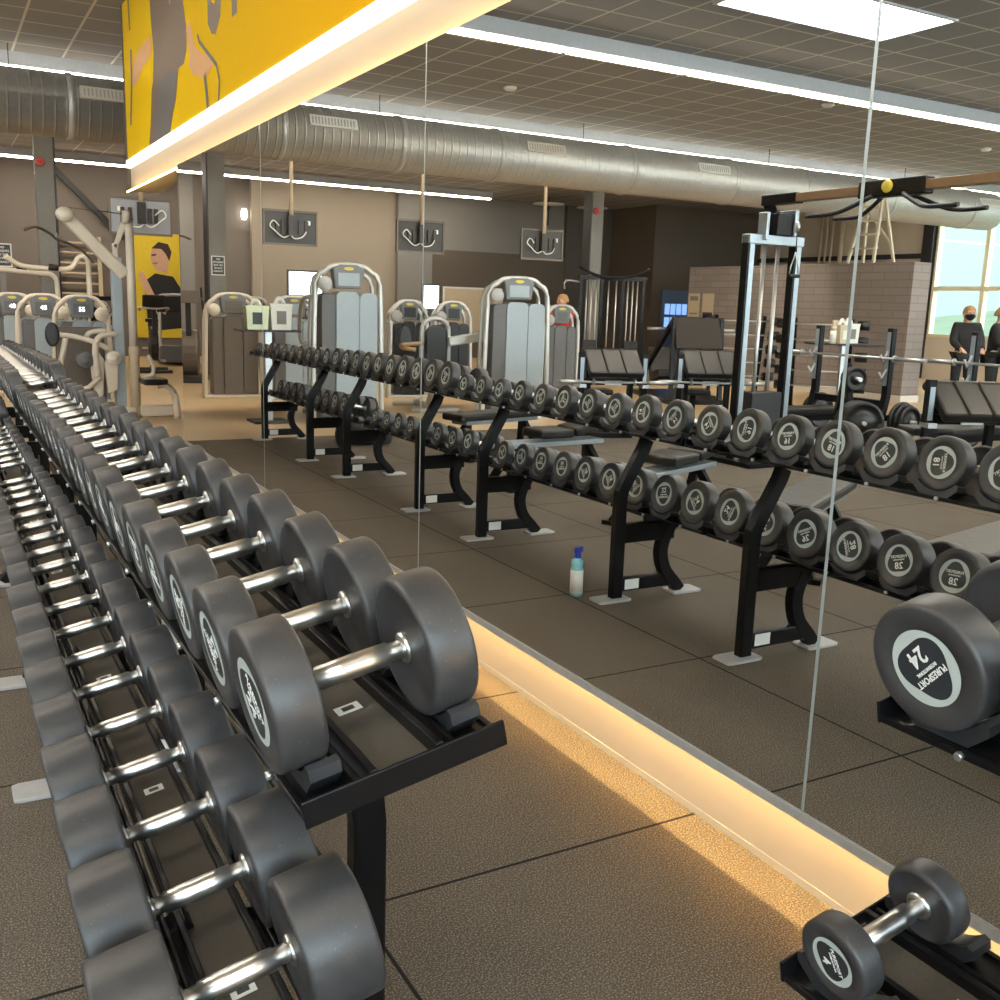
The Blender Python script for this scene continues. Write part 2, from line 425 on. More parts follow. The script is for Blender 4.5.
o = MB().bx(1.846, 1.854, -3.9, 11.3, 2.520, 2.532).build('light_strip', 'strip_warm_soft'); tag(o, 'warm glowing light strip along the top of the mirrors', 'light strip', 'warm light strips behind the mirrors')
# painted banner above the mirrors, white light strip under it
bn = thing('banner', 'yellow banner painted with a torso gripping ropes, above the mirrors', 'banner', (0, 0, 0))
MB().bx(1.90, 1.926, -4, 11.50, 2.86, CEIL).build('panel', 'banner_yellow', bn)
MB().bx(1.893, 1.926, 11.50, 11.56, 2.56, CEIL).build('edge_trim', 'wall_brown', bn)
def art(mb, poly, m, layer): mb.prism(poly, -.0012, 'YZ', 1.8995-.0012*layer, m)
a = MB()
art(a, [(10.05, 4.36), (10.02, 3.95), (9.93, 3.62), (10.0, 3.40), (10.08, 3.33), (10.18, 3.05), (10.27, 2.90), (10.26, 2.86), (9.33, 2.86), (9.2, 3.0), (9.06, 3.095), (8.93, 3.32), (8.72, 3.32), (8.62, 3.40), (8.60, 3.55), (8.70, 3.79), (8.66, 4.1), (8.55, 4.36)], 0, 1)
art(a, [(9.72, 3.35), (9.95, 3.05), (9.98, 2.86), (9.36, 2.86), (9.12, 3.1), (9.0, 3.3), (9.25, 3.38)], 1, 2)
fig = a.build('painted_figure', ['art_brown', 'art_grey'], bn)
a = MB()
art(a, [(8.62, 3.55), (8.50, 3.33), (8.56, 3.27), (8.354, 3.164), (8.0, 3.09), (7.78, 3.142), (7.74, 3.19), (7.9, 3.25), (8.077, 3.265), (8.327, 3.383), (8.50, 3.60)], 0, 1)
a.build('painted_arm', 'art_skin', bn); a = MB()
art(a, [(10.05, 3.80), (10.45, 3.80), (10.87, 3.76), (11.06, 3.58), (11.0, 3.50), (10.813, 3.525), (10.5, 3.60), (10.05, 3.64)], 0, 1)
a.build('painted_arm', 'art_skin', bn); a = MB()
art(a, [(9.42, 4.36), (9.30, 4.0), (9.18, 3.86), (9.08, 4.0), (9.05, 4.36)], 0, 2)
a.build('painted_neck', 'art_skin', bn)
a = MB()
def stroke(mb, pts, w, m, layer):
    for (p, q) in zip(pts, pts[1:]):
        d = V3((q[0]-p[0], q[1]-p[1], 0)); n = V3((-d.y, d.x, 0)).normalized()*w/2
        art(mb, [(p[0]+n.x, p[1]+n.y), (q[0]+n.x, q[1]+n.y), (q[0]-n.x, q[1]-n.y), (p[0]-n.x, p[1]-n.y)], m, layer)
stroke(a, [(8.221, 3.434), (8.162, 3.373), (7.805, 3.194), (7.663, 3.121), (7.587, 3.007), (7.629, 2.866)], .03, 0, 3)
a.build('painted_rope', 'art_grey', bn); a = MB()
stroke(a, [(8.03, 3.12), (7.98, 3.0), (7.95, 2.87)], .06, 0, 3)
a.build('painted_rope', 'art_grey', bn); a = MB()
stroke(a, [(11.06, 3.87), (11.10, 3.5), (11.22, 3.18)], .07, 0, 3)
a.build('painted_rope', 'art_grey', bn); a = MB()
stroke(a, [(11.12, 4.36), (11.08, 4.05)], .05, 0, 3)
a.build('painted_rope', 'art_grey', bn)
a = MB()
add_text(a, 'STOP', 1.62, Matrix.Translation((1.8985, 6.72, 3.86)) @ FACE_NEG_X, 0, .0005, .62)
a.build('lettering', 'art_brown', bn)
o = MB().bx(1.882, 1.926, -4, 11.50, 2.783, 2.858).build('light_strip', 'strip_white'); tag(o, 'bright white light strip along the bottom of the yellow banner', 'light strip')

# ------------------------------------------------------------------ ceiling fittings
def strip_light(y, x0, x1, label, n):
    t = thing('strip_light', label, 'ceiling light', (0, y, CEIL), group='long fluorescent strip lights')
    MB().bx(x0, x1, -.11, .11, -.16, -.002).build('housing', 'housing_grey', t)
    step = (x1-x0)/n
    for k in range(n):
        MB().bx(x0+k*step+.03, x0+(k+1)*step-.03, -.05, .05, -.19, -.16).build('tube', 'tube_light', t)
strip_light(9.72, -17.6, .9, 'long white strip light across the ceiling, in front of the silver duct', 11)
strip_light(4.6, -17.6, .5, 'long white strip light above the dumbbell racks, second row from the camera', 11)
strip_light(-.5, -17.6, .5, 'long white strip light behind the camera', 11)
strip_light(14.55, -17.6, 5.8, 'long white strip light above the silver air duct', 13)
strip_light(23.9, -9.3, 5.8, 'long white strip light near the back wall', 9)
t = thing('ceiling_light', 'large bright rectangular ceiling panel in the grey tiles', 'ceiling light', (-4.13, 7.49, CEIL))
MB().bx(-1.12, 1.12, -.45, .45, -.012, -.002).build('diffuser', 'sky_panel', t)
MB().bx(-1.15, 1.15, -.48, -.45, -.02, 0).bx(-1.15, 1.15, .45, .48, -.02, 0).bx(-1.15, -1.12, -.45, .45, -.02, 0).bx(1.12, 1.15, -.45, .45, -.02, 0).build('frame', 'housing_grey', t)
# duct
t = thing('air_duct', 'silver spiral air duct running along under the ceiling', 'air duct', (0, 14.05, 3.74))
MB().lathe([(.30, -15.98), (.37, -15.9), (.378, -15.8), (.378, 5.9)], 48, axis='X').build('pipe', 'galvanised', t)
for x in (-15.0, -12.6, -10.3, -8.6, -6.4, -3.95, -2.35, -.6, 1.65, 3.6):
    MB().lathe([(.379, -.04), (.392, -.035), (.392, .035), (.379, .04)], 48, axis='X', c=(x, 0, 0)).build('collar', 'galvanised', t)
for x, mt in ((-15.45, 'paper_white'), (-8.05, 'paper_white'), (-4.7, 'cream_metal'), (-1.28, 'paper_white'), (2.08, 'cream_metal')):
    v = MB(); v.at(x, 0, 0, rx=math.radians(-20))
    v.bx(-.34, .34, -.397, -.37, -.075, .075); vv = v.build('vent', mt, t)
    v = MB(); v.at(x, 0, 0, rx=math.radians(-20))
    for k in range(14): v.bx(-.30+k*.0455, -.28+k*.0455, -.402, -.396, -.05, .05)
    v.build('grille', 'foot_grey', vv)
for x in (-13.2, -9.6, -5.6, -2.1, 1.0, 3.0): MB().cyl((x, 0, .37), (x, 0, CEIL-3.74), .006, n=6).build('hanger', 'steel_dark', t)
# columns
def column(x, y, w, label, sign=None):
    c = MB(); c.bx(-w/2, w/2, -.15, -.13, 0, CEIL).bx(-w/2, w/2, .13, .15, 0, CEIL).bx(-.012, .012, -.13, .13, 0, CEIL)
    o = c.build('column', 'column_paint', loc=(x, y, 0)); struct(o); return o
def column_box(x, y, w, d):
    o = MB().bx(-w/2, w/2, -d/2, d/2, 0, CEIL).build('column', 'column_paint', loc=(x, y, 0)); struct(o)
    MB().bx(w/2+.002, w/2+.03, -d/2-.02, d/2+.02, 0, CEIL).build('dark_edge', 'steel_dark', o)
column_box(1.76, 18.7, .28, .26); column_box(-.86, 18.7, .30, .26); column_box(-9.05, 18.7, .30, .26)
for (x, label) in ((1.70, 'small red fire alarm on the grey column beyond the mirror end'), (-9.0, 'small red fire alarm on the column beside the cable multi station')):
    t = thing('fire_alarm', label, 'fire alarm', (x, 18.57, 3.55))
    MB().lathe([(.07, 0), (.07, -.03), (.055, -.05)], 20, axis='Y').build('housing', 'red_plastic', t)
    MB().lathe([(.03, -.05), (.02, -.06)], 14, axis='Y').build('button', 'cloth_red', t)
o = MB().bar((2.62, 25.5, 4.2), (4.06, 25.5, 2.75), .10, .12).build('trim_diagonal_brace', 'steel_dark'); struct(o)
struct(MB().bx(-18.2, -18.06, 17.05, 17.35, 0, CEIL).build('column', 'steel_dark'))
struct(MB().bx(-18.2, -18.1, 17.35, 23.2, 2.98, 3.10).build('trim_wall_beam', 'steel_dark'))
for yy, rr_ in ((20.0, .07), (20.35, .035), (20.55, .035), (20.75, .035)):
    o = MB().cyl((-18.1, yy, 0), (-18.1, yy, CEIL), rr_, n=12).build('wall_pipe', 'pipe_tan'); tag(o, 'upright pipe on the left wall above the brick wall', 'pipe', 'upright pipes on the left wall')
for x, y, l in ((-7.35, 10.6, 'small white smoke detector on the ceiling tiles, right of the mirror centre'), (-3.3, 12.4, 'small white smoke detector on the ceiling just in front of the silver duct'), (-12.2, 11.6, 'small white smoke detector on the ceiling above the windows')):
    o = MB().lathe([(.09, 0), (.09, -.025), (.06, -.05), (.02, -.055)], 20).build('smoke_detector', 'paper_white', loc=(x, y, CEIL)); tag(o, l, 'smoke detector')
for x, l in ((-10.9, 'flat white disc lamp on a black rod by the back wall, left one'), (-12.3, 'flat white disc lamp on a black rod by the back wall, beside the column')):
    t = thing('disc_lamp', l, 'ceiling light', (x, 23.6, CEIL)); MB().lathe([(.02, -.22), (.42, -.21), (.42, -.19), (.02, -.18)], 28).build('disc', 'paper_white', t); MB().cyl((0, 0, -.75), (0, 0, -.004), .02, n=8).lathe([(.07, -.26), (.03, -.36)], 14).build('rod', 'steel_dark', t)
# televisions
def television(x, y, z, label, back, s=1.):
    t = thing('television', label, 'television', (x, y, z), group='televisions hanging in a row')
    MB().bx(-.46, .46, -.02, .03, -.28, .28).build('body', back, t, bevel=.012)
    MB().bx(-.44, .44, .031, .034, -.26, .26).build('screen', 'tv_black', t)
    MB().bx(-.46, .46, -.045, -.02, .25, .285).bx(-.46, .46, -.04, -.02, -.285, -.25).bx(-.46, -.435, -.04, -.02, -.25, .25).bx(.435, .46, -.04, -.02, -.25, .25).build('rim', 'shroud_brown', t)
    MB().bx(-.06, .06, -.12, -.045, -.12, .2).build('bracket', 'tv_black', t)
    for q in (-.27, -.16, .13, .22): MB().bx(q-.03, q+.03, -.05, -.02, -.1, .12).build('bracket_arm', 'tv_black', t)
    MB().tube([(-.26, -.06, -.05), (-.18, -.09, -.14), (-.05, -.1, -.17), (.02, -.1, -.12)], .010, 8, curve=6).tube([(.2, -.06, .02), (.3, -.09, .1), (.36, -.08, .02), (.28, -.09, -.06), (.14, -.09, -.16), (.02, -.1, -.1)], .010, 8, curve=6).build('cables', 'cable_white', t)
    MB().bx(-.34, -.29, -.03, -.02, .06, .13).build('sticker', 'paper_white', t)
    MB().cyl((0, -.08, .2), (0, -.08, (CEIL-z)/s), .035, n=14).build('pole', 'pipe_tan', t)
    t.scale = (s, s, s)
television(2.90, 16.6, 2.66, 'television hanging in the gap past the end of the mirrors', 'tv_grey')
for x, l in ((-1.574, 'television hanging above the tall machine by the mirror end'), (-3.932, 'television hanging in front of the grey wall pier'), (-6.45, 'television hanging beside the fire alarm column')):
    television(x, 16.6, 2.635, l, 'tv_black')
# ------------------------------------------------------------------ dumbbells
TILT = math.radians(11.5)
def spec(kg):
    tab = [(1, 0.052, 0.0323), (2, 0.056, 0.038), (4, 0.068, 0.0475), (6, 0.069, 0.0513), (8, 0.073, 0.0532), (10, 0.077, 0.0516), (12, 0.084, 0.0533), (14, 0.09, 0.0568), (16, 0.094, 0.0602), (18, 0.097, 0.064), (20, 0.1, 0.066), (22, 0.102, 0.068), (24, 0.106, 0.07), (26, 0.104, 0.086), (28, 0.104, 0.092), (34, 0.106, 0.108)]
    for (a, b_) in zip(tab, tab[1:]):
        if a[0] <= kg <= b_[0]:
            f = (kg-a[0])/(b_[0]-a[0]); return a[1]+f*(b_[1]-a[1]), a[2]+f*(b_[2]-a[2])
GRIP = .079                                   # half the free length of the handle
MESHES = {}
def dumbbell_meshes(kg):
    if kg in MESHES: return MESHES[kg]
    R, t = spec(kg); g = GRIP; e = .010
    pr = [(.020, g+.002), (R*.86, g+.002), (R*.88, g), (R-.008, g), (R-.004, g+.0012), (R-.0012, g+.004), (R, g+.008), (R, g+t-.008), (R-.0012, g+t-.004), (R-.004, g+t-.0012), (R-.008, g+t), (R*.68, g+t), (R*.66, g+t-.002), (.0005, g+t-.002)]
    head = MB().lathe(pr, 44, axis='X').mesh('head', ['urethane'])
    h = MB().lathe([(.0140, -g-.004), (.0140, -.056), (.0170, -.054), (.0175, -.02), (.0175, .02), (.0170, .054), (.0140, .056), (.0140, g+.004)], 20, axis='X')
    for sgn in (-1, 1):
        h.lathe([(.014, sgn*(g-.006)), (.020, sgn*(g-.004)), (.024, sgn*(g-.001)), (.024, sgn*(g+.003))], 24, axis='X')
    handle = h.mesh('handle', ['chrome'])
    # round badge: pale ring, dark three-sided field, number and lettering
    b = MB(); xb = g+t-.0012; Rb = R*.60; n = 60
    def reul(a):
        return Rb*(.775+.085*math.cos(3*a))
    ring = []; inner = []
    for i in range(n):
        a = 2*PI*i/n
        ring.append((xb, Rb*math.sin(a), Rb*math.cos(a))); r_ = reul(a); inner.append((xb, r_*math.sin(a), r_*math.cos(a)))
    b.add(ring+inner, [(i, (i+1) % n, n+(i+1) % n, n+i) for i in range(n)], 0)
    b.add(inner, [tuple(range(n))], 1)
    T = Matrix.Translation((xb+.0004, 0, 0)) @ FACE_POS_X
    add_text(b, 'PURESPORT', Rb*.25, T @ Matrix.Translation((0, Rb*.24, 0)), 2, .0003, .88)
    add_text(b, 'INTERNATIONAL', Rb*.13, T @ Matrix.Translation((0, Rb*.04, 0)), 2, .0003, .80)
    add_text(b, str(kg), Rb*.60, T @ Matrix.Translation((0, -Rb*.34, 0)), 2, .0003)
    badge = b.mesh('badge', ['badge_grey', 'badge_dark', 'print_white'])
    MESHES[kg] = (head, handle, badge, R, t); return MESHES[kg]
ORD = ['nearest', 'second', 'third', 'fourth', 'fifth', 'sixth', 'seventh', 'eighth', 'ninth', 'farthest']
BADGE_TURN = {'black round 24 kg dumbbell, at the end of the upper tier, rack by the mirror': 3.97, 'black round 4 kg dumbbell, at the end of the lower tier, rack by the mirror': 5.1}
def dumbbell(kg, loc, label, group):
    head, handle, badge, R, t = dumbbell_meshes(kg)
    o = thing('dumbbell', label, 'dumbbell', loc, 0, group); o.rotation_euler = (0, -TILT, 0)
    link('handle', handle, o, (0, 0, R))
    ang = BADGE_TURN.get(label)
    for k in (0, 1):
        hd = link('head', head, o, (0, 0, R)); hd.rotation_euler = (random.uniform(0, 6.28), 0, PI if k else 0)
        bd = link('badge', badge, hd); bd.rotation_euler = (random.choice((PI*.9, 2.6, 0.3, -2.2, 1.4, 3.4, -1.2)), 0, 0)
        if ang is not None: hd.rotation_euler[0] = 0; bd.rotation_euler = (ang, 0, 0)
        o['b%d' % k] = 0; del o['b%d' % k]
    return o
# ------------------------------------------------------------------ racks
TRAY_L = 2.43
UP = V3((.528, 0, .880)); LOW = V3((.354, 0, .440))
def tray_frame(c): return Matrix.Translation(c) @ Matrix.Rotation(-TILT, 4, 'Y')
def post_profile(w, d): return [(-w/2, -d/2), (w/2, -d/2), (w/2, d/2), (-w/2, d/2)]
SADDLE = None
def saddle_mesh():
    n = 14; poly = []
    for i in range(n+1):
        a = math.radians(-46+92*i/n); poly.append((.107*math.sin(a), .1085-.107*math.cos(a)))
    poly += [(.088, .030), (.088, .012), (.050, -.022), (-.050, -.022), (-.088, .012), (-.088, .030)]
    return MB().prism(poly, .046, 'YZ', -.023).mesh('saddle', ['saddle_plastic'])
BOLT = MB().cyl((-.005, 0, 0), (.005, 0, 0), .007, n=8).mesh('bolt', ['alu'])
def rack(x, y, label, upper, lower, name_words, group='two-tier dumbbell racks', mirror_y=False, tags=(1, 4, 7)):
    """two-tier rack; tray from y to y+TRAY_L. upper/lower: weights, None leaves a gap"""
    global SADDLE
    SADDLE = SADDLE or saddle_mesh()
    t = thing('dumbbell_rack', label, 'dumbbell rack', (x, y, 0), group=group)
    L = TRAY_L
    for (c, nm) in ((UP, 'upper'), (LOW, 'lower')):
        m = MB(); m.M = tray_frame(c)
        for sx in (-1, 1):
            m.bx(sx*.050-.006, sx*.050+.006, .006, L-.006, -.022, .012)
            m.bx(sx*.074-.004, sx*.074+.004, .006, L-.006, -.022, .004)
            m.bx(sx*.148-.005, sx*.148+.005, .006, L-.006, -.030, -.016)
            m.bx(sx*.110-.040, sx*.110+.040, .006, L-.006, -.028, -.022)
        m.bx(-.156, .150, 0, .006, -.030, .010).bx(-.156, .150, L-.006, L, -.030, .010)
        tr = m.build('tray', 'black_powder', t, bevel=.002)
        m = MB(); m.M = tray_frame(c); m.bx(-.046, .046, .006, L-.006, -.016, -.012); m.build('mat', 'tray_mat', tr)
        for k in range(8):
            yy = .16+k*(L-.32)/7
            for sx in (-1, 1): bo = link('bolt', BOLT, tr); bo.matrix_local = tray_frame(c) @ Matrix.Translation((sx*.157, yy, -.023))
        for k in range(10):
            for sx in (-1, 1):
                s = link('saddle', SADDLE, t); s.matrix_local = tray_frame(c) @ Matrix.Translation((sx*.107, .122+.2447*k, 0))
        for k in tags:
            m = MB(); m.M = tray_frame(c); m.bx(-.020, .020, .122+.2447*(k-.5)-.014, .122+.2447*(k-.5)+.014, -.012, -.0112)
            m.bx(-.010, .010, .122+.2447*(k-.5)-.007, .122+.2447*(k-.5)+.007, -.0112, -.0110, 1)
            m.build('price_tag' if 0 else 'number_tag', ['paper_white', 'badge_dark'], t)
    for yy in (.475, 1.965):
        p = [(.656, yy, 0.012), (.656, yy, .535), (.652, yy, .575), (.636, yy, .61), (.525, yy, .80), (.508, yy, .845)]
        MB().sweep(p, post_profile(.046, .066), (1, 0, 0)).build('post', 'black_powder', t, bevel=.006)
        q = catmull([(.285, yy, .425), (.345, yy, .335), (.372, yy, .24), (.345, yy, .14), (.275, yy, .06), (.235, yy, .012)], 4)
        MB().sweep(q, post_profile(.050, .066), (1, 0, 0)).build('rear_leg', 'black_powder', t, bevel=.005)
        MB().bx(.30, .64, yy-.022, yy+.022, .305, .405).build('crossbar', 'black_powder', t, bevel=.005)
        MB().bx(.31, .64, yy-.020, yy+.020, .045, .115).build('crossbar', 'black_powder', t, bevel=.005)
        for (x0, x1) in ((.585, .785), (.115, .305)):
            MB().prism([(x0, yy-.05), (x0+.02, yy-.058), (x1-.02, yy-.058), (x1, yy-.05), (x1, yy+.05), (x1-.02, yy+.058), (x0+.02, yy+.058), (x0, yy+.05)], .014, 'XY', 0).build('foot', 'foot_grey', t, bevel=.003)
    MB().bx(.30, .36, .455, 1.985, .385, .408).build('rail', 'black_powder', t, bevel=.004)
    for q in (1.9445, .4545): MB().bx(.52, .61, q-.0004, q+.0004, .055, .108).build('label_sticker', 'paper_white', t)
    n_ = V3((-math.sin(TILT), 0, math.cos(TILT)))
    for (c, row, ws) in ((UP, 'upper', upper), (LOW, 'lower', lower)):
        for k, kg in enumerate(ws):
            if kg is None: continue
            kk = k if not mirror_y else 9-k
            loc = V3((x-.014, y, 0))+c+n_*.0035+V3((0, .122+.2447*kk, 0))
            dumbbell(kg, loc, ('black round %d kg dumbbell, %s on the %s tier of the %s' % (kg, ORD[k], row, name_words)) if not mirror_y else 'black round %d kg dumbbell, %s of the %s tier, %s' % (kg, ('at the end', 'second from end')[k], row, name_words), 'dumbbells on the %s tier of the %s' % (row, name_words))
    return t
Y0 = 1.155; PER = 2.455
rack(0, Y0, 'black two-tier dumbbell rack nearest the camera, full of the heaviest dumbbells', [24, 22, 20, 20, 18, 18, 18, 16, 16, 14], [34, 32, 30, 30, 28, 28, 28, 26, 26, 24], 'first rack')
rack(0, Y0+PER, 'black two-tier dumbbell rack second from the camera, cleaning spray beside its leg', [14, 14, 12, 12, 12, 10, 10, 8, 8, 6], [24, 22, 20, 18, 18, 16, 14, 12, 10, None], 'second rack', tags=(2, 6))
rack(0, Y0+2*PER, 'black two-tier dumbbell rack third from the camera', [22, 22, 20, 20, 18, 18, 16, 16, 14, 14], [12, 10, 10, 8, 8, 8, 6, 6, None, None], 'third rack', tags=(3,))
rack(0, Y0+3*PER, 'black two-tier dumbbell rack at the far end, on the edge of the wood floor', [12, 12, 10, 10, 8, 8, 6, 4, 2, 2], [18, 18, 16, 16, None, 14, 14, 12, 12, None], 'farthest rack', tags=(3,))
rack(.984, 1.075-TRAY_L, 'black two-tier dumbbell rack standing against the mirror on the right', [24, 24], [4, 4], 'rack by the mirror', mirror_y=True, tags=(9,))
# spray bottle on the floor
def spray_bottle(loc, label, s=1., rz=0., mats=('cyan_liquid', 'paper_white', 'blue_plastic')):
    t = thing('spray_bottle', label, 'spray bottle', loc, rz)
    MB().lathe([(.030*s, 0), (.034*s, .006*s), (.034*s, .150*s), (.029*s, .160*s), (.033*s, .172*s), (.031*s, .195*s), (.014*s, .205*s), (.014*s, .212*s)], 24).build('bottle', mats[0], t)
    MB().lathe([(.0345*s, .015*s), (.0345*s, .142*s)], 24).build('paper_label', mats[1], t)
    m = MB().lathe([(.017*s, .205*s), (.017*s, .228*s), (.013*s, .232*s)], 16).bx(-.045*s, .022*s, -.012*s, .012*s, .232*s, .262*s).bx(-.058*s, -.045*s, -.008*s, .008*s, .240*s, .258*s)
    m.bar((-.030*s, 0, .235*s), (-.042*s, 0, .195*s), .010*s, .008*s, up=(1, 0, 0))
    m.build('trigger', mats[2], t, bevel=.003*s); return t
spray_bottle((.80, 4.235, 0), 'cleaning spray bottle with blue trigger on the floor beside the second rack', 1., -.6)
# ------------------------------------------------------------------ training machines
def rounded_top(w, h, z0, r, n=6):
    """outline of an upright panel with rounded upper corners"""
    p = [(-w/2, z0), (w/2, z0), (w/2, h-r)]
    for i in range(1, n): a = PI/2*i/n; p.append((w/2-r+r*math.cos(a), h-r+r*math.sin(a)))
    p.append((w/2-r, h)); p.append((-w/2+r, h))
    for i in range(1, n): a = PI/2+PI/2*i/n; p.append((-w/2+r+r*math.cos(a), h-r+r*math.sin(a)))
    p.append((-w/2, h-r)); return p
def arch(w, h, r, y, top=.8):
    return [(-w/2, y, 0), (-w/2*.97, y, h*.45), (-w/2*(.5+top/2), y, h-r), (-w/2*top*.82, y, h-r*.32), (-w/2*top*.45, y, h), (w/2*top*.45, y, h), (w/2*top*.82, y, h-r*.32), (w/2*(.5+top/2), y, h-r), (w/2*.97, y, h*.45), (w/2, y, 0)]
def oval(w, h, n=20): return [(w/2*math.cos(2*PI*i/n), h/2*math.sin(2*PI*i/n)) for i in range(n)]
def tower(name, label, cat, loc, rz, h, w, frame='silver_metal', shroud='shroud_blue', side='shroud_grey', digits=None, wheel=-1, seat=True, group=None, fl=1):
    """weight-stack tower: arched tube frame, split shroud, display console, pulley wheel"""
    t = thing(name, label, cat, loc, rz, group)
    r = .22
    MB().tube(arch(w, h, r, 0), .032, 10, curve=4).tube(arch(w*.96, h-.03, r, .30), .028, 8, curve=3).build('frame', frame, t)
    MB().bx(-w*.52, w*.52, -.06, .38, 0, .045).build('base', frame, t, bevel=.012)
    top = h-.30
    q = rounded_top(w*.36, top-.03, .05, .05); MB().prism([(fl*(a-w*.19), b_) for a, b_ in q], .30, 'XZ', 0).build('side_panel', side, t, bevel=.008)
    q = rounded_top(w*.33, top, .05, .07); MB().prism([(fl*(a-.005), b_) for a, b_ in q], .30, 'XZ', -.025).build('shroud', shroud, t, bevel=.008)
    q = rounded_top(w*.26, top-.015, .05, .07); MB().prism([(fl*(a+w*.297), b_) for a, b_ in q], .30, 'XZ', -.012).build('shroud', shroud, t, bevel=.008)
    q = [(-w*.19, h-.27), (w*.19, h-.27), (w*.23, h-.04), (w*.12, h+.012), (-w*.12, h+.012), (-w*.23, h-.04)]
    c = MB().prism(q, .16, 'XZ', -.05).build('console', 'console_grey', t, bevel=.015)
    MB().prism([(a, b_+h-.035) for a, b_ in oval(.12, .04)], -.006, 'XZ', -.05).build('emblem', 'logo_yellow', c)
    MB().bx(-w*.15, w*.15, -.056, -.048, h-.235, h-.085).build('display', shroud if not digits else 'shroud_grey', c)
    if digits:
        d = MB(); add_text(d, digits, .085, Matrix.Translation((0, -.057, h-.16)) @ FACE_NEG_Y, 0); d.build('digits', 'digits', c)
    wx = wheel*w*.34
    MB().lathe([(.012, -.07), (.085, -.07), (.09, -.06), (.09, -.04), (.085, -.03), (.012, -.03)], 24, axis='Y', c=(wx, 0, h-.22)).lathe([(.022, -.078), (.022, -.02)], 12, axis='Y', c=(wx, 0, h-.22)).build('pulley', 'foot_grey' if frame == 'silver_metal' else 'cream_metal', t)
    if seat:
        MB().bx(-.20, .20, .55, .95, .45, .53).build('seat', 'pad_black', t, bevel=.03)
        MB().prism([(.98, .50), (1.07, .52), (1.20, 1.12), (1.11, 1.14)], .34, 'YZ', -.17).build('back_pad', 'pad_black', t, bevel=.03)
        MB().tube([(-.0, .3, .12), (0, .75, .12), (0, 1.05, .14), (0, 1.12, .5)], .04, 10, curve=4).tube([(0, .75, .1), (0, .75, .46)], .045).tube([(-.3, 1.25, .03), (.3, 1.25, .03)], .035).tube([(0, 1.05, .12), (0, 1.25, .03)], .035).build('seat_frame', frame, t)
        for s in (-1, 1): MB().tube([(s*w*.42, .12, h-.4), (s*.44, .55, h-.42), (s*.42, .80, 1.0), (s*.30, .78, .95)], .026, 10, curve=5).build('arm', frame, t)
    return t
towg = 'selector weight machines on the wood floor'
tower('weight_machine', 'tall weight machine with light blue shroud, left of two tall ones in the mirror', 'weight machine', (-.70, 11.6, 0), .12, 1.90, .86, digits=None, wheel=1, fl=-1, group=towg)
tower('weight_machine', 'tall weight machine with light blue shroud, in front of the person in red', 'weight machine', (-3.07, 11.6, 0), .20, 1.84, .90, wheel=1, fl=-1, seat=False, group=towg)
tower('weight_machine', 'grey shorter weight machine half hidden behind the tall light blue one', 'weight machine', (-5.30, 14.0, 0), .30, 1.50, .62, shroud='shroud_grey', wheel=1, fl=-1, group=towg)
tower('weight_machine', 'brown shrouded weight machine standing behind the cleaning tubs, its left half', 'weight machine', (-.22, 15.1, 0), .08, 1.52, .84, frame='cream_metal', shroud='shroud_brown', side='shroud_brown', wheel=1, fl=-1, seat=False, group=towg)
tower('weight_machine', 'blue shrouded weight machine standing behind the white paper tub', 'weight machine', (-1.02, 14.7, 0), .12, 1.50, .78, shroud='shroud_blue', wheel=-1, fl=-1, seat=False, group=towg)
for (x, y, dg, l) in ((1.02, 16.3, '48', 'blue and cream weight machine at the far left, farthest of three in line'), (1.36, 15.5, '48', 'blue and cream weight machine, middle one of three in line'), (1.76, 14.7, '55', 'blue and cream weight machine with 55 on its display, nearest of three in line')):
    tower('weight_machine', l, 'weight machine', (x, y, 0), 0, 1.42, .72, frame='cream_metal', shroud='shroud_blue', digits=dg, wheel=1, seat=False, group=towg)
tower('weight_machine', 'dark weight machine with rounded top beside the beige board, left one', 'weight machine', (-2.85, 14.6, 0), .2, 1.50, .62, shroud='pad_black', side='pad_black', seat=False, wheel=1, fl=-1, group=towg)
tower('weight_machine', 'dark weight machine with rounded top directly below the beige board', 'weight machine', (-3.62, 14.6, 0), .2, 1.50, .62, shroud='pad_black', side='pad_black', seat=False, wheel=1, fl=-1, group=towg)

# chest press with broad padded back and a level arm
t = thing('chest_press', 'chest press machine with black padded back and level silver arm', 'chest press machine', (-2.35, 12.6, 0), .15)
MB().prism(rounded_top(.30, 1.20, .48, .12), .09, 'XZ', -.10).build('back_pad', 'pad_black', t, bevel=.02)
MB().tube([(-.19, 0, .42), (-.19, 0, 1.1), (-.13, 0, 1.25), (0, 0, 1.29), (.13, 0, 1.25), (.19, 0, 1.1), (.19, 0, .42)], .035, 10, curve=4).build('frame', 'silver_metal', t)
MB().tube([(.0, .05, .35), (0, .3, .06), (0, .9, .06)], .045).tube([(-.35, .9, .035), (.35, .9, .035)], .035).tube([(-.35, -.1, .035), (.35, -.1, .035)], .035).tube([(0, -.1, .04), (0, .3, .06)], .045).tube([(0, -.05, .06), (0, -.05, .42)], .05).build('stand', 'silver_metal', t)
MB().box((0, -.34, .44), (.34, .40, .08)).build('seat', 'pad_black', t, bevel=.03)
MB().bar((-.15, -.14, .98), (-.62, -.16, 1.06), .07, .13).build('arm', 'silver_metal', t, bevel=.02)
MB().lathe([(.09, -.04), (.10, -.03), (.10, .03), (.09, .04)], 22, axis='Y', c=(-.66, -.17, 1.09)).build('arm_joint', 'silver_metal', t)
MB().tube([(.2, -.1, .95), (.5, -.12, .93), (.55, -.4, .90), (.4, -.45, .88)], .03, curve=4).build('grip', 'pad_tan', t)
MB().prism([(a+.42, b_+1.0) for a, b_ in oval(.2, .34)], .08, 'XZ', -.02).build('counter_pad', 'pad_black', t, bevel=.02)
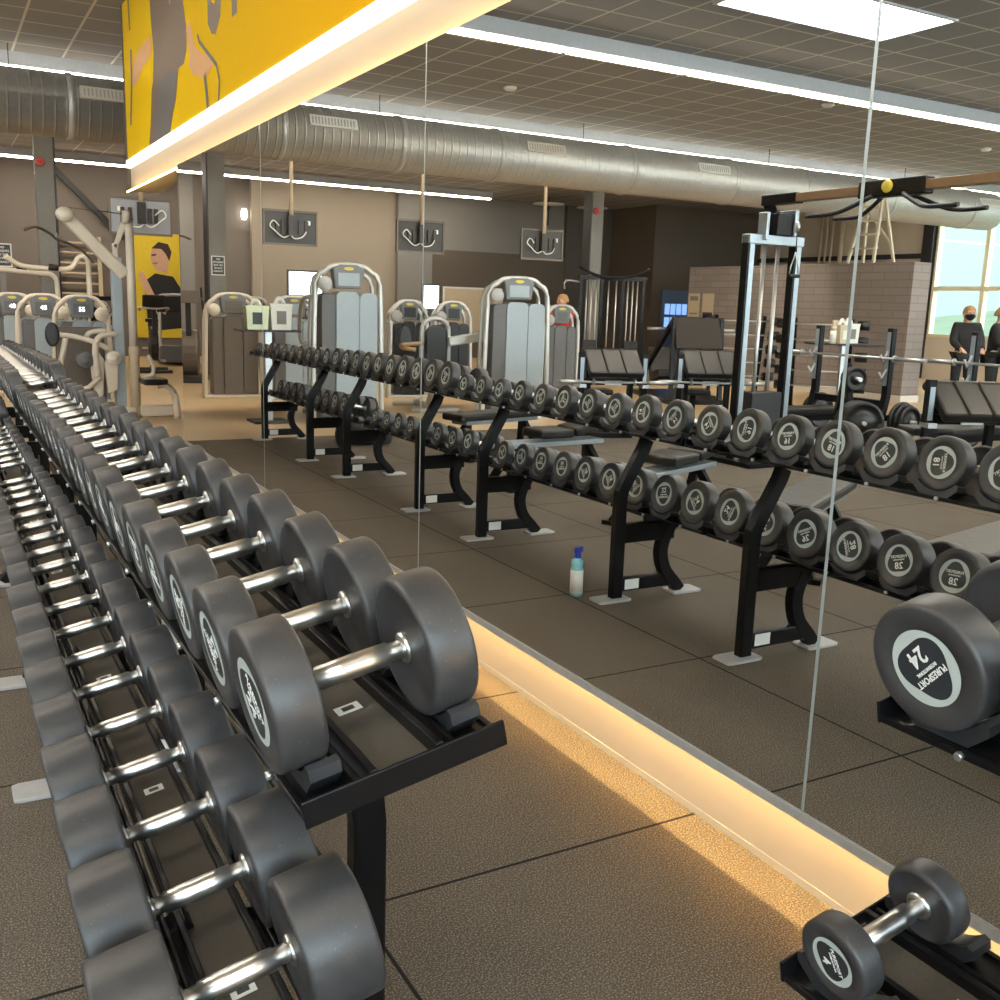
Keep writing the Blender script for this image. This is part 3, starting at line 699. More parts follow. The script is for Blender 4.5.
# cream cable machine at the mirror's end
t = thing('cable_machine', 'tall cream lat pulldown machine with a slanting arm at the end of the mirrors', 'cable machine', (2.10, 12.8, 0)); t.scale = (1.175, 1.175, 1.06)
MB().cyl((0, 0, .80), (0, 0, 2.22), .042, n=20).build('post', 'cream_metal', t)
MB().lathe([(.052, 0), (.052, .78), (.046, .82)], 20).build('post_sleeve', 'pipe_tan', t)
a = MB().bar((-.05, .03, 1.60), (-.575, .03, 2.20), .11, .13); a.bar((-.575, .03, 2.20), (-.63, .03, 2.285), .07, .10); a.build('arm', 'cream_metal', t, bevel=.02)
MB().lathe([(.012, -.05), (.075, -.05), (.08, -.03), (.08, .03), (.075, .05), (.012, .05)], 24, axis='Y', c=(-.60, -.02, 2.225)).build('pulley', 'cream_metal', t)
MB().lathe([(.012, -.03), (.07, -.03), (.07, .03), (.012, .03)], 24, axis='X', c=(-.035, -.03, 2.24)).build('pulley', 'cream_metal', t)
MB().bar((-.14, .03, 1.9), (-.02, .03, 2.25), .05, .05).bar((-.14, .03, 1.72), (-.14, .03, 1.95), .05, .05).build('head_bracket', 'cream_metal', t, bevel=.008)
MB().tube([(-.60, -.02, 2.30), (-.05, -.03, 2.27)], .005, 6).tube([(-.675, -.02, 2.22), (-.675, -.02, 2.02)], .005, 6).build('cable', 'steel_dark', t)
MB().tube([(-.675, -.02, 2.03), (-.66, -.02, 1.98), (-.69, -.02, 1.98)], .008, 8, closed=True).build('carabiner', 'alu', t)
MB().tube([(-.98, -.3, 2.02), (-.88, -.24, 2.06), (-.76, -.12, 2.02), (-.675, -.02, 1.955), (-.56, .1, 1.93), (-.42, .25, 1.86), (-.30, .36, 1.74)], .013, 10, curve=5).build('pull_bar', 'shroud_brown', t)
MB().bx(-.185, -.085, .0, .10, .05, 1.80).build('guide_column', 'shroud_blue', t, bevel=.01)
MB().bx(-.5, .02, -.05, .05, .05, .13).bx(-.75, -.45, -.35, -.25, .03, .10).build('base', 'cream_metal', t, bevel=.012)
MB().prism([(.03, -.33), (.20, -.33), (.29, -.24), (.29, .0), (.20, .08), (.03, .08)], .07, 'XY', .40).build('seat', 'pad_black', t, bevel=.025)
MB().tube([(.20, -.12, .38), (.29, -.14, .38), (.365, -.16, .26), (.385, -.16, .0)], .036, curve=4).tube([(.05, -.05, .46), (.16, -.05, .50), (.18, -.05, .60), (.13, -.05, .72)], .022, curve=4).build('seat_frame', 'cream_metal', t)
MB().bx(.03, .36, -.12, .0, .03, .15).build('seat_base', 'cream_metal', t, bevel=.02)
# seated leg machine with wheels and curved tubes
t = thing('leg_machine', 'cream seated leg machine of curved tubes and round joints', 'leg machine', (1.56, 12.75, 0)); t.scale = (1.1, 1.1, 1.02)
MB().tube([(-.26, 0, .98), (-.12, 0, .96), (.08, -.02, .90), (.22, -.02, .82)], .032, curve=4).tube([(-.2, 0, .94), (-.27, .02, .60), (-.29, .02, .30)], .03).tube([(.10, -.05, .50), (.08, -.06, .80), (.13, -.05, .96), (.30, -.03, 1.0)], .032, curve=5).tube([(.02, .15, .9), (.05, .1, 1.0), (.22, .1, 1.03)], .03, curve=4).build('tube_frame', 'cream_metal', t)
MB().prism([(.06, .30), (.15, .28), (.17, .70), (.10, .82), (.02, .72)], .08, 'XZ', -.04).prism([(.20, .30), (.30, .34), (.32, .66), (.24, .76), (.17, .66)], .08, 'XZ', -.02).build('cam_plates', 'cream_metal', t, bevel=.015)
for (x, z, r_, mt) in ((-.02, .70, .095, 'shroud_grey'), (.27, .72, .08, 'cream_metal')):
    MB().lathe([(.01, -.09), (r_*.45, -.09), (r_*.5, -.07), (r_*.8, -.07), (r_, -.06), (r_, .05), (.01, .05)], 26, axis='Y', c=(x, 0, z)).build('joint', mt, t)
MB().prism([(a-.33, b_+.98) for a, b_ in oval(.14, .28)], .09, 'XZ', -.05).build('roller_pad', 'pad_black', t, bevel=.02)
MB().bx(-.38, .34, .06, .5, .03, .10).bx(.02, .14, -.05, .1, .05, .34).tube([(-.28, -.04, .30), (.0, -.06, .38), (.12, -.05, .50)], .03).build('base', 'cream_metal', t, bevel=.01)
MB().bx(-.25, .25, .45, .6, .10, 1.05).build('weight_cover', 'shroud_brown', t, bevel=.02)
# overhead pull-up frame at far left
t = thing('pullup_frame', 'cream pull-up frame with bent overhead handles behind the weight machines', 'pull-up frame', (1.55, 17.2, 0))
MB().tube([(-.55, -.3, 1.98), (-.35, -.2, 1.86), (-.05, -.1, 1.83), (.35, -.1, 1.84), (.5, -.1, 2.02), (.62, -.1, 1.98), (.64, 0, 1.6), (.64, 0, .02)], .04, curve=5).tube([(-.75, .1, 1.80), (-.1, .2, 1.76), (.15, .2, 1.72), (.2, .2, 1.4), (.2, .2, .02)], .038, curve=4).build('frame', 'cream_metal', t)
for x in (-.32, .12): MB().cyl((x-.07, -.13, 1.85), (x+.07, -.12, 1.84), .05, n=14).build('grip', 'pad_black', t)
MB().bx(-.2, .75, -.2, .5, 0, .05).build('base', 'cream_metal', t, bevel=.01)
# wall bars and pile of attachments
t = thing('wall_bars', 'brown wall bars on the back wall behind the cable machine', 'wall bars', (3.05, 25.5, 0))
for x in (-.45, .45): MB().bx(x-.04, x+.04, -.06, .06, 0, 2.75).build('upright', 'pipe_tan', t)
for k in range(11): MB().cyl((-.45, 0, .3+.23*k), (.45, 0, .3+.23*k), .022, n=8).build('rung', 'pipe_tan', t)
t = thing('attachment_rack', 'rack crowded with silver and black cable handles near the mirror end', 'handle rack', (2.02, 15.6, 0))
MB().bx(-.30, .30, -.05, .05, .0, .06).bx(-.03, .03, -.03, .03, 0, 1.45).bx(-.28, .28, -.03, .03, 1.38, 1.44).bx(-.28, .28, -.03, .03, 1.02, 1.06).build('stand', 'black_powder', t, bevel=.005)
rr = random.Random(3)
for k in range(16):
    x, z = rr.uniform(-.27, .27), rr.choice((1.36, 1.30, 1.0, 1.2)); h = rr.uniform(.10, .2); s = rr.uniform(.05, .09); y = rr.uniform(-.14, -.06)
    g = MB().tube([(x-s, y, z-h), (x-s*.5, y-.02, z-h*.3), (x, y, z), (x+s*.5, y-.02, z-h*.3), (x+s, y, z-h)], .011, 8, curve=3).cyl((x-s, y, z-h), (x+s, y, z-h), .018, n=10)
    o = g.build('grip_attachment', 'alu' if k % 3 else 'pad_black', None, loc=t.location); tag(o, ('silver' if k % 3 else 'black')+' cable handle hanging on the crowded rack near the mirror end', 'cable handle', ('silver' if k % 3 else 'black')+' cable handles on the rack')
# signs
def notice(x, y, z, w, h, label, lines, rz=0., frame='paper_white', ground='badge_dark', ink='paper_white', rx=None):
    t = thing('notice', label, 'notice', (x, y, z), rz)
    MB().bx(-w/2, w/2, -.012, 0, -h/2, h/2).build('frame', frame, t)
    MB().bx(-w/2*.86, w/2*.86, -.016, -.012, -h/2*.90, h/2*.90).build('sheet', ground, t)
    m = MB()
    for i, tx in enumerate(lines): add_text(m, tx, h*.13, Matrix.Translation((0, -.017, h*.33-i*h*.155)) @ FACE_NEG_Y, 0)
    m.build('lettering', ink, t); return t
notice(-.86, 18.56, 2.03, .24, .34, 'small black notice in white frame on the grey column in the mirror', ['NO', 'WEIGHTS', 'ON THE', 'FLOOR', 'THANKS'])
notice(1.02, 17.9, 2.02, .28, .36, 'small black notice in white frame at the far left edge', ['NO', 'WEIGHTS', 'ON THE', 'FLOOR', 'THANKS'])
MB_ = MB().bx(.98, 1.06, 17.92, 18.0, 0, 2.2).build('notice_stand', 'column_paint'); tag(MB_, 'thin grey stand carrying the black notice at the far left', 'stand')
t = thing('paper_notice', 'pale paper notice on the brick wall, the one nearer the corner door', 'notice', (-11.395, 17.98, 1.63)); MB().bx(0, .006, -.19, .19, -.26, .26).build('sheet', 'board_beige', t); MB().bx(.006, .008, -.14, .14, -.2, -.17).bx(.006, .008, -.14, .14, .1, .2).build('print', 'wall_grey', t)
t = thing('paper_notice', 'pale paper notice on the brick wall, with a dark line at its foot', 'notice', (-11.395, 17.50, 1.63)); MB().bx(0, .006, -.19, .19, -.26, .26).build('sheet', 'board_beige', t); MB().bx(.006, .008, -.16, .16, -.22, -.15).build('print', 'badge_dark', t)
# door at the back, bright board, poster
t = thing('door_1', 'blue door with lit panes in the dark corner', 'door', (-15.05, 23.17, 0)); struct(t)
MB().bx(-.5, .5, -.02, .02, 0, 2.06).build('leaf', 'door_blue', t)
pn = MB()
for i in range(4):
    for j in range(2): pn.bx(-.42+i*.21, -.42+i*.21+.17, -.03, -.02, 1.0+j*.38, 1.0+j*.38+.30)
pn.build('panes', 'screen_blue', t)
t = thing('wall_board', 'blank beige board on the brown back wall', 'board', (-9.6, 25.32, 1.55)); MB().bx(-.9, .9, -.03, .0, -.85, .35).build('sheet', 'board_beige', t); MB().bx(-.95, .95, -.02, .02, .35, .40).bx(-.95, -.9, -.02, .02, -.85, .35).bx(.9, .95, -.02, .02, -.85, .35).build('frame', 'paper_white', t)
for (x, y, z, w, h, l) in ((-2.13, 17.5, 1.76, .60, .40, 'bright white screen behind the weight machines left of the tall one'), (-4.45, 17.2, 1.60, .30, .42, 'bright white screen standing behind the mirror seam')):
    t = thing('lit_screen', l, 'screen', (x, y, 0)); MB().bx(-w/2, w/2, -.02, -.015, z-h/2, z+h/2).build('panel', 'screen_white', t); MB().bx(-w/2-.03, w/2+.03, -.012, .03, z-h/2-.03, z+h/2+.03).build('case', 'tv_black', t); MB().bx(-.04, .04, 0, .04, 0, z-h/2).bx(-.25, .25, -.15, .2, 0, .04).build('stand', 'tv_black', t)
t = thing('wall_lamp', 'small white glowing lamp high on the back wall', 'wall lamp', (-3.22, 25.6, 3.5)); MB().lathe([(.05, -.13), (.07, -.08), (.07, .08), (.05, .13)], 16, c=(0, -.12, 0)).build('shade', 'lamp_white', t); MB().bx(-.05, .05, -.03, 0, -.08, .08).build('wall_plate', 'alu', t)
t = thing('poster', 'yellow poster of a dark-haired man leaning on gym equipment', 'poster', (4.85, 25.58, 0))
MB().bx(-.74, .72, -.01, 0, .45, 2.92).build('sheet', 'poster_yellow', t)
def pol(pts, mt, nm, lay):
    pts = [(-a, b_) for a, b_ in pts]; MB().prism(pts, -.003, 'XZ', -.010-.003*lay, 0).build(nm, mt, t)
pol([(.35, 1.78), (.1, 1.98), (-.32, 1.92), (-.55, 1.55), (-.6, .7), (.3, .6)], 'cloth_black', 'shirt', 1)
pol([(.05, 2.05), (-.18, 2.0), (-.22, 2.2), (-.2, 2.5), (0, 2.62), (.16, 2.55), (.20, 2.36), (.17, 2.2)], 'skin', 'face', 2)
pol([(.17, 2.56), (.0, 2.72), (-.22, 2.68), (-.30, 2.5), (-.24, 2.28), (-.16, 2.45), (-.06, 2.56)], 'hair_dark', 'hair', 3)
pol([(.17, 2.42), (.06, 2.44), (.06, 2.40), (.17, 2.38)], 'hair_dark', 'brow', 3)
pol([(.15, 2.23), (.03, 2.24), (.04, 2.20), (.15, 2.20)], 'skin_dark', 'mouth', 3)
pol([(.5, 1.95), (.38, 2.02), (.12, 1.45), (-.2, 1.15), (-.1, 1.0), (.25, 1.3)], 'skin', 'forearm', 2)
# exercise bike and treadmills seen by the poster
t = thing('exercise_bike', 'black upright exercise bike in front of the yellow poster', 'exercise bike', (3.72, 20.4, 0), -.1)
MB().prism([(a, b_+.55) for a, b_ in oval(.62, .66, 24)], .14, 'YZ', -.07).build('body', 'steel_dark', t, bevel=.03)
MB().bx(-.3, .3, -.40, -.32, 0, .06).bx(-.3, .3, .45, .53, 0, .06).bx(-.05, .05, -.38, .5, .03, .10).bar((0, .1, .3), (0, .32, .95), .07, .07).bar((0, -.12, .3), (0, -.30, 1.25), .07, .09).build('frame', 'steel_dark', t, bevel=.01)
MB().prism([(-.13, .25), (.13, .25), (.06, .52), (-.06, .52)], .07, 'XY', .95).build('saddle', 'pad_black', t, bevel=.02)
MB().tube([(-.24, -.10, 1.18), (-.26, -.34, 1.24), (0, -.42, 1.22), (.26, -.34, 1.24), (.24, -.10, 1.18)], .018, curve=4).build('handlebar', 'alu', t)
MB().box((0, -.34, 1.36), (.42, .06, .26), rot=Matrix.Rotation(.5, 3, 'X')).build('console', 'pad_black', t, bevel=.03)
for s in (-1, 1): MB().box((s*.16, .0, .34-.12*s), (.10, .24, .03)).build('pedal', 'foot_grey', t)
def treadmill(x, y, rz, label):
    t = thing('treadmill', label, 'treadmill', (x, y, 0), rz, 'treadmills in front of the back wall')
    MB().bx(-.44, .44, -.9, 1.0, .04, .22).build('deck', 'steel_dark', t, bevel=.03); MB().bx(-.28, .28, -.88, .95, .221, .228).build('belt', 'pad_black', t)
    MB().bx(-.45, .45, -1.05, -.7, .05, .42).build('motor_cover', 'shroud_grey', t, bevel=.06)
    for s in (-1, 1): MB().tube([(s*.42, -.75, .2), (s*.42, -.78, 1.1), (s*.42, -.7, 1.3), (s*.40, -.3, 1.08)], .035, curve=4).build('upright', 'silver_metal', t)
    MB().prism([(-.5, 1.12), (.5, 1.12), (.48, 1.34), (.36, 1.46), (-.36, 1.46), (-.48, 1.34)], .10, 'XZ', -.85).build('console', 'pad_black', t, bevel=.03)
    MB().tube([(-.5, -.86, 1.1), (-.5, -.86, 1.34), (-.36, -.86, 1.48), (.36, -.86, 1.48), (.5, -.86, 1.34), (.5, -.86, 1.1)], .025, curve=3).build('console_rim', 'silver_metal', t)
treadmill(4.75, 23.3, -.1, 'treadmill with dark console right in front of the yellow poster')
treadmill(-2.3, 22.8, .1, 'treadmill with dark console right of the grey column in the mirror')
treadmill(-5.9, 21.2, .2, 'treadmill with dark console behind the chest press')
t = thing('cross_trainer', 'dark brown cross trainer standing left of the grey column in the mirror', 'cross trainer', (-.25, 18.2, 0), .3)
MB().prism([(a, b_+.5) for a, b_ in oval(.5, .8, 20)], .3, 'YZ', -.15).build('flywheel_cover', 'shroud_brown', t, bevel=.04)
MB().bx(-.3, .3, -.5, .9, 0, .07).bar((0, -.1, .4), (0, -.16, 1.5), .09, .09).build('frame', 'steel_dark', t, bevel=.01)
for s in (-1, 1):
    MB().tube([(s*.24, 0, .5), (s*.26, -.08, 1.0), (s*.24, -.2, 1.4), (s*.22, -.1, 1.62)], .02, curve=4).build('handle', 'steel_dark', t); MB().box((s*.17, .45, .26), (.14, .34, .04)).build('pedal', 'foot_grey', t)
MB().bx(-.2, .2, -.24, -.16, 1.36, 1.58).build('console', 'shroud_brown', t, bevel=.02)
# cleaning stations
def station(x, y, z, label, tubs, w=.62, rz=0.):
    t = thing('cleaning_stand', label, 'stand', (x, y, 0), rz); MB().bx(-w/2, w/2, -.2, .2, z-.025, z).build('shelf', 'steel_dark', t, bevel=.004)
    MB().bx(-.04, .04, -.04, .04, .03, z-.02).build('post', 'alu', t); MB().bx(-.22, .22, -.2, .2, 0, .03).build('base', 'steel_dark', t, bevel=.005)
def tub(x, y, z, w, h, label, body, mark):
    t = thing('tub', label, 'tub', (x, y, z), .1)
    MB().prism([(-w*.44, 0), (w*.44, 0), (w*.5, h*.9), (w*.52, h*.9), (w*.52, h), (-w*.52, h), (-w*.52, h*.9), (-w*.5, h*.9)], w*.9, 'XZ', -w*.45).build('body', body, t, bevel=.01)
    m = MB().bx(-w*.22, w*.22, -w*.455, -w*.45, h*.22, h*.72); m.build('paper_label', mark, t)
    MB().tube([(-.05, 0, h), (-.03, .02, h+.05), (.03, -.02, h+.06), (.06, 0, h)], .025, 8, curve=4).build('wipes', 'paper_white', t)
station(.17, 12.0, 1.12, 'cleaning stand with two tubs in front of the brown weight machine', 2, .72)
tub(.31, 12.0, 1.12, .27, .28, 'pale green cleaning tub with dark label on the stand', 'tub_green', 'badge_dark')
tub(.02, 12.0, 1.12, .26, .31, 'white cleaning tub right of the pale green tub', 'paper_white', 'wall_grey')
station(-6.90, 9.5, 1.14, 'cleaning stand with bottle and white tubs in front of the brick wall', 3, .95, .5)
spray_bottle((-6.52, 9.36, 1.14), 'cream spray bottle on the stand before the brick wall', 1.15, 0, ('board_beige', 'tub_white', 'board_beige'))
tub(-6.82, 9.5, 1.14, .19, .24, 'cream cleaning tub beside the cream spray bottle', 'board_beige', 'tub_white')
tub(-7.08, 9.62, 1.14, .22, .26, 'white cleaning tub at the right end of the stand before the brick wall', 'paper_white', 'wall_grey')
# cable multi station far back
t = thing('multi_station', 'black cable multi station with rows of chrome guide rods', 'cable machine', (-8.42, 17.0, 0), .4)
for x in (-.65, .65, -.22, .22):
    MB().bx(x-.035, x+.035, -.04, .04, 0, 2.12).build('post', 'black_powder', t, bevel=.006)
for x in (-.52, -.42, -.32, .33, .43, .53, -.08, .08): MB().cyl((x, -.02, .1), (x, -.02, 2.05), .016, n=8).build('guide_rod', 'alu', t)
MB().tube([(-.72, -.1, 2.30), (-.4, -.1, 2.16), (0, -.12, 2.10), (.4, -.1, 2.16), (.72, -.1, 2.30)], .03, curve=4).bx(-.7, .7, -.06, .06, 2.06, 2.14).build('top_bar', 'black_powder', t)
MB().bx(-.75, .75, -.35, .35, 0, .06).build('base', 'black_powder', t); 
for s in (-1, 1): MB().bx(s*.43-.14, s*.43+.14, -.09, .07, .1, .85).build('weight_stack', 'steel_dark', t, bevel=.01)
MB().tube([(.65, 0, 2.0), (1.0, -.2, 2.02), (1.02, -.22, 1.85)], .018, curve=3).build('side_arm', 'alu', t)
# black leg press with a raised square plate
t = thing('leg_press', 'black leg press with raised square foot plate, before the brick wall', 'leg press', (-7.2, 12.9, 0), .35)
MB().box((0, -.15, 1.14), (.78, .06, .52), rot=Matrix.Rotation(-.35, 3, 'X')).build('foot_plate', 'plate_brown', t, bevel=.01)
for s in (-1, 1):
    MB().bar((s*.40, -.1, 1.35), (s*.42, 1.5, .30), .07, .09).build('sled_rail', 'black_powder', t, bevel=.006); MB().bar((s*.42, -.2, 0), (s*.40, -.1, 1.4), .07, .07).build('upright', 'black_powder', t, bevel=.006)
    MB().cyl((s*.40, .2, 1.2), (s*.75, .2, 1.2), .025, n=12).build('plate_peg', 'alu', t)
MB().bx(-.5, .5, -.3, 1.8, 0, .08).build('base', 'black_powder', t); MB().prism([(1.0, .35), (1.5, .22), (1.75, .75), (1.6, .85), (1.42, .42), (1.05, .5)], .5, 'YZ', -.25).build('seat', 'pad_black', t, bevel=.03)
def hex_rack(x, y, rz, label, spot):
    t = thing('barbell_rack', label, 'barbell rack', (x, y, 0), rz)
    for s in (-1, 1): MB().bar((s*.42, .25, 0), (s*.42, -.05, 1.45), .06, .08).bar((s*.42, -.3, .03), (s*.42, .5, .03), .06, .06).build('side_frame', 'black_powder', t, bevel=.005)
    for k in range(5):
        z = .35+.24*k; y0 = .18-.06*k
        b = MB().cyl((-.62, y0-.08, z+.05), (.62, y0-.08, z+.05), .014, n=8)
        for s in (-1, 1): b.cyl((s*.50, y0-.08, z+.05), (s*.68, y0-.08, z+.05), .075, n=14, m=1)
        o = b.build('fixed_barbell', ['alu', 'pad_black'], None, loc=t.location); o.rotation_euler = t.rotation_euler; tag(o, 'short fixed barbell, %s from the top, on the rack %s' % (('lowest', 'fourth', 'third', 'second', 'first')[k] if k else 'farthest', spot), 'barbell', 'fixed barbells on the rack '+spot)
hex_rack(-8.6, 13.4, .5, 'black rack of short fixed barbells beside the leg press', 'beside the leg press')
hex_rack(-8.3, 11.2, .9, 'black rack of short fixed barbells behind the cable tower', 'behind the cable tower')
# benches with barbells
def barbell(x, y, z, L, label, rz=PI/2, plates=0, ez=False):
    t = thing('barbell', label, 'barbell', (x, y, z), rz)
    if ez: MB().tube([(-L/2+.22, 0, 0), (-.22, 0, 0), (-.14, -.04, 0), (-.06, .03, 0), (.06, .03, 0), (.14, -.04, 0), (.22, 0, 0), (L/2-.22, 0, 0)], .014, 10).build('shaft', 'alu', t)
    else: MB().cyl((-L/2+.4, 0, 0), (L/2-.4, 0, 0), .014, n=12).build('shaft', 'alu', t)
    for s in (-1, 1): MB().cyl((s*(L/2-(.4 if not ez else .24)), 0, 0), (s*L/2, 0, 0), .025, n=14).lathe([(.02, -.008), (.04, -.008), (.04, .008), (.02, .008)], 14, axis='X', c=(s*(L/2-.4), 0, 0)).build('sleeve', 'alu', t)
    return t
def plate_disc(parent, x, y, z, r, t_, spot, mat='pad_black', axis='X'):
    o = MB().lathe([(.026, -t_), (r*.4, -t_), (r*.45, -t_*.5), (r*.78, -t_*.5), (r*.82, -t_), (r*.97, -t_), (r, -t_*.7), (r, t_*.7), (r*.97, t_), (r*.82, t_), (r*.78, t_*.5), (r*.45, t_*.5), (r*.4, t_), (.026, t_)], 32, axis=axis, c=(x, y, z)).build('weight_disc', mat, None, loc=parent.location); o.rotation_euler = parent.rotation_euler; tag(o, 'black weight disc on a peg of the '+spot, 'weight disc', 'weight discs on the '+spot); return o
def bench_press(x, y, rz, label, bar_label, spot):
    """seat end towards +X, uprights across Y, sticker strips on the uprights"""
    t = thing('press_bench', label, 'weight bench', (x, y, 0), rz, 'barbell benches')
    for s in (-1, 1):
        MB().sweep([(.18, s*.52, 0), (.05, s*.52, .40), (0, s*.52, .62), (0, s*.52, 1.38)], post_profile(.07, .08), (0, 1, 0)).build('upright', 'black_powder', t, bevel=.006)
        MB().bx(.042, .046, s*.52-.025, s*.52+.025, .75, 1.34).build('scale_strip', 'steel_blue', t)
        MB().tube([(.04, s*.52, 1.13), (.11, s*.52, 1.01), (.15, s*.52, 1.09)], .014, 8).tube([(.04, s*.52, .93), (.11, s*.52, .83), (.15, s*.52, .90)], .014, 8).build('bar_hook', 'alu', t)
        MB().bar((-.45, s*.52, .03), (.5, s*.52, .03), .07, .06).build('foot_rail', 'black_powder', t, bevel=.005)
        for k, zz in enumerate((.36,)):
            MB().cyl((-.2, s*.45, zz), (-.2, s*.80, zz), .022, n=10).build('plate_peg', 'alu', t)
            for q in range(3): plate_disc(t, -.2, s*(.60+.055*q), zz, .215-.02*q, .022, spot, axis='Y')
    MB().bx(-.04, .04, -.52, .52, .50, .58).bx(-.3, -.22, -.52, .52, .33, .40).build('cross_beam', 'black_powder', t, bevel=.005)
    MB().bx(.2, 1.35, -.15, .15, .40, .48).build('bench_pad', 'pad_black', t, bevel=.02)
    MB().bx(0, 1.2, -.035, .035, .32, .39).bx(1.15, 1.22, -.035, .035, 0, .36).bx(1.10, 1.27, -.28, .28, 0, .06).build('bench_frame', 'black_powder', t, bevel=.005)
    c, s_ = math.cos(rz), math.sin(rz); bx_, by_ = x+.105*c, y+.105*s_
    barbell(bx_, by_, 1.055, 2.15, bar_label, rz+PI/2)
bench_press(-5.55, 8.15, 0, 'black barbell bench with weight discs, in front of the brick wall', 'silver barbell on the bench in front of the brick wall', 'barbell bench before the brick wall')
bench_press(-5.80, 6.25, 0, 'black barbell bench with weight discs, at the right edge by the windows', 'silver barbell on the bench at the right edge', 'barbell bench at the right edge')
t = thing('weight_tree', 'black weight tree holding large discs, in front of the barbell bench', 'weight tree', (-4.62, 7.22, 0), .45)
MB().bar((0, -.02, 0), (0, .30, 1.0), .06, .06).bar((0, .62, 0), (0, .30, 1.0), .06, .06).bx(-.03, .03, -.05, .65, 0, .05).bx(-.3, .3, -.06, 0, 0, .05).bx(-.3, .3, .6, .66, 0, .05).build('frame', 'black_powder', t, bevel=.005)
MB().cyl((0, .1, .43), (0, -.26, .43), .022, n=12).build('plate_peg', 'alu', t); MB().cyl((0, .3, .86), (0, -.05, .86), .022, n=12).build('plate_peg', 'alu', t)
for q in range(4): plate_disc(t, 0, -.03-.056*q, .43, .22, .024, 'weight tree', axis='Y')
for q in range(3): plate_disc(t, 0, .17-.046*q, .86, .12, .019, 'weight tree, upper peg', axis='Y')
def preacher(x, y, rz, label, pad='pad_black', bar=None, z=0.):
    t = thing('curl_bench', label, 'curl bench', (x, y, 0), rz, 'preacher curl benches')
    p = [(-.30, .78+z), (.02, 1.04+z), (.10, 1.045+z), (.16, .99+z), (.12, .94+z), (.05, .96+z), (-.25, .71+z)]
    b = MB().prism(p, .66, 'YZ', -.33).build('arm_pad', pad, t, bevel=.025)
    for s in (-1, 1):
        m = MB(); m.M = Matrix.Translation((0, -.15, .917+z)) @ Matrix.Rotation(math.atan2(.26, .32), 4, 'X'); m.bx(s*.11-.008, s*.11+.008, -.2, .2, -.001, .006); m.build('seam', 'plate_brown', b)
    for s in (-1, 1): MB().bx(s*.26-.03, s*.26+.03, -.02, .05, .05, .92+z).build('post', 'black_powder', t, bevel=.005)
    MB().bx(-.36, .36, -.05, .04, .62, .70).bx(-.30, .30, -.06, .08, 0, .06).bx(-.035, .035, 0, .75, .05, .12).bx(-.28, .28, .70, .78, 0, .06).bx(-.04, .04, .52, .60, .1, .46).build('frame', 'black_powder', t, bevel=.006)
    MB().bx(-.20, .20, .40, .74, .46, .53).build('seat', pad, t, bevel=.025)
    for s in (-1, 1): MB().bx(s*.38-.035, s*.38+.035, -.14, -.07, .40, 1.0).build('side_post', 'black_powder', t, bevel=.005); 
    for s in (-1, 1): MB().bx(s*.38-.022, s*.38+.022, -.144, -.140, .66, .94).build('scale_strip', 'steel_blue', t)
    MB().bx(-.42, -.34, -.2, -.05, .60, .64).bx(.34, .42, -.2, -.05, .60, .64).bx(-.1, .1, -.146, -.14, .63, .68).build('bar_rest', 'paper_white' if 0 else 'alu', t)
    if bar:
        d = V3((0, -.19, .665)); d.rotate(Matrix.Rotation(rz, 3, 'Z')); barbell(x+d.x, y+d.y, d.z, 1.3, bar, rz, ez=True)
preacher(-3.18, 9.6, .30, 'black curl bench with sloping arm pad, in front of the multi station', bar='bent silver curl bar on the curl bench before the multi station')
preacher(-4.44, 9.35, .40, 'curl bench with shiny sloping arm pad, in front of the leg press', bar='bent silver curl bar on the curl bench before the leg press')
preacher(-3.97, 5.5, .4, 'black curl bench with broad flat arm pad near the windows', z=-.06)
def flat_bench(x, y, rz, label, incline=0., top='pad_black', w=.30):
    t = thing('flat_bench', label, 'bench', (x, y, 0), rz, 'benches behind the dumbbell racks')
    R3 = Matrix.Rotation(incline, 3, 'X')
    if incline: MB().box((0, -.03, .45), (w, .34, .075)).build('seat_pad', top, t, bevel=.02); MB().box((0, .16+.4*math.cos(incline), .45+.42*math.sin(incline)), (w, .80, .075), rot=R3).build('back_pad', top, t, bevel=.02)
    else: MB().bx(-w/2, w/2, -.60, .60, .385, .455).build('bench_pad', top, t, bevel=.022)
    MB().bx(-w*.36, w*.36, -.50, .50, .345, .385).build('under_frame', 'steel_blue', t, bevel=.005)
    for s in (-1, 1):
        MB().bar((0, s*.38, .36), (-.16, s*.52, 0), .06, .05, up=(0, 1, 0)).build('leg', 'black_powder', t, bevel=.004); MB().bar((0, s*.38, .36), (.16, s*.52, 0), .06, .05, up=(0, 1, 0)).build('leg', 'black_powder', t, bevel=.004)
        MB().bx(-.22, .22, s*.52-.03, s*.52+.03, 0, .03).build('foot', 'black_powder', t)
    return t
flat_bench(-.95, 4.30, 1.05, 'long flat black bench behind the first and second racks')
flat_bench(-.98, 3.02, 1.35, 'flat black bench with tan lit top at the right edge', w=.34)
flat_bench(-.95, 5.65, 1.2, 'adjustable black bench raised at one end, behind the second rack', .12)
flat_bench(-.85, 7.15, 1.5, 'adjustable black bench with slightly raised back, behind the gap in the racks', .2)
flat_bench(-1.2, 8.75, 1.3, 'flat black bench behind the third rack', 0)
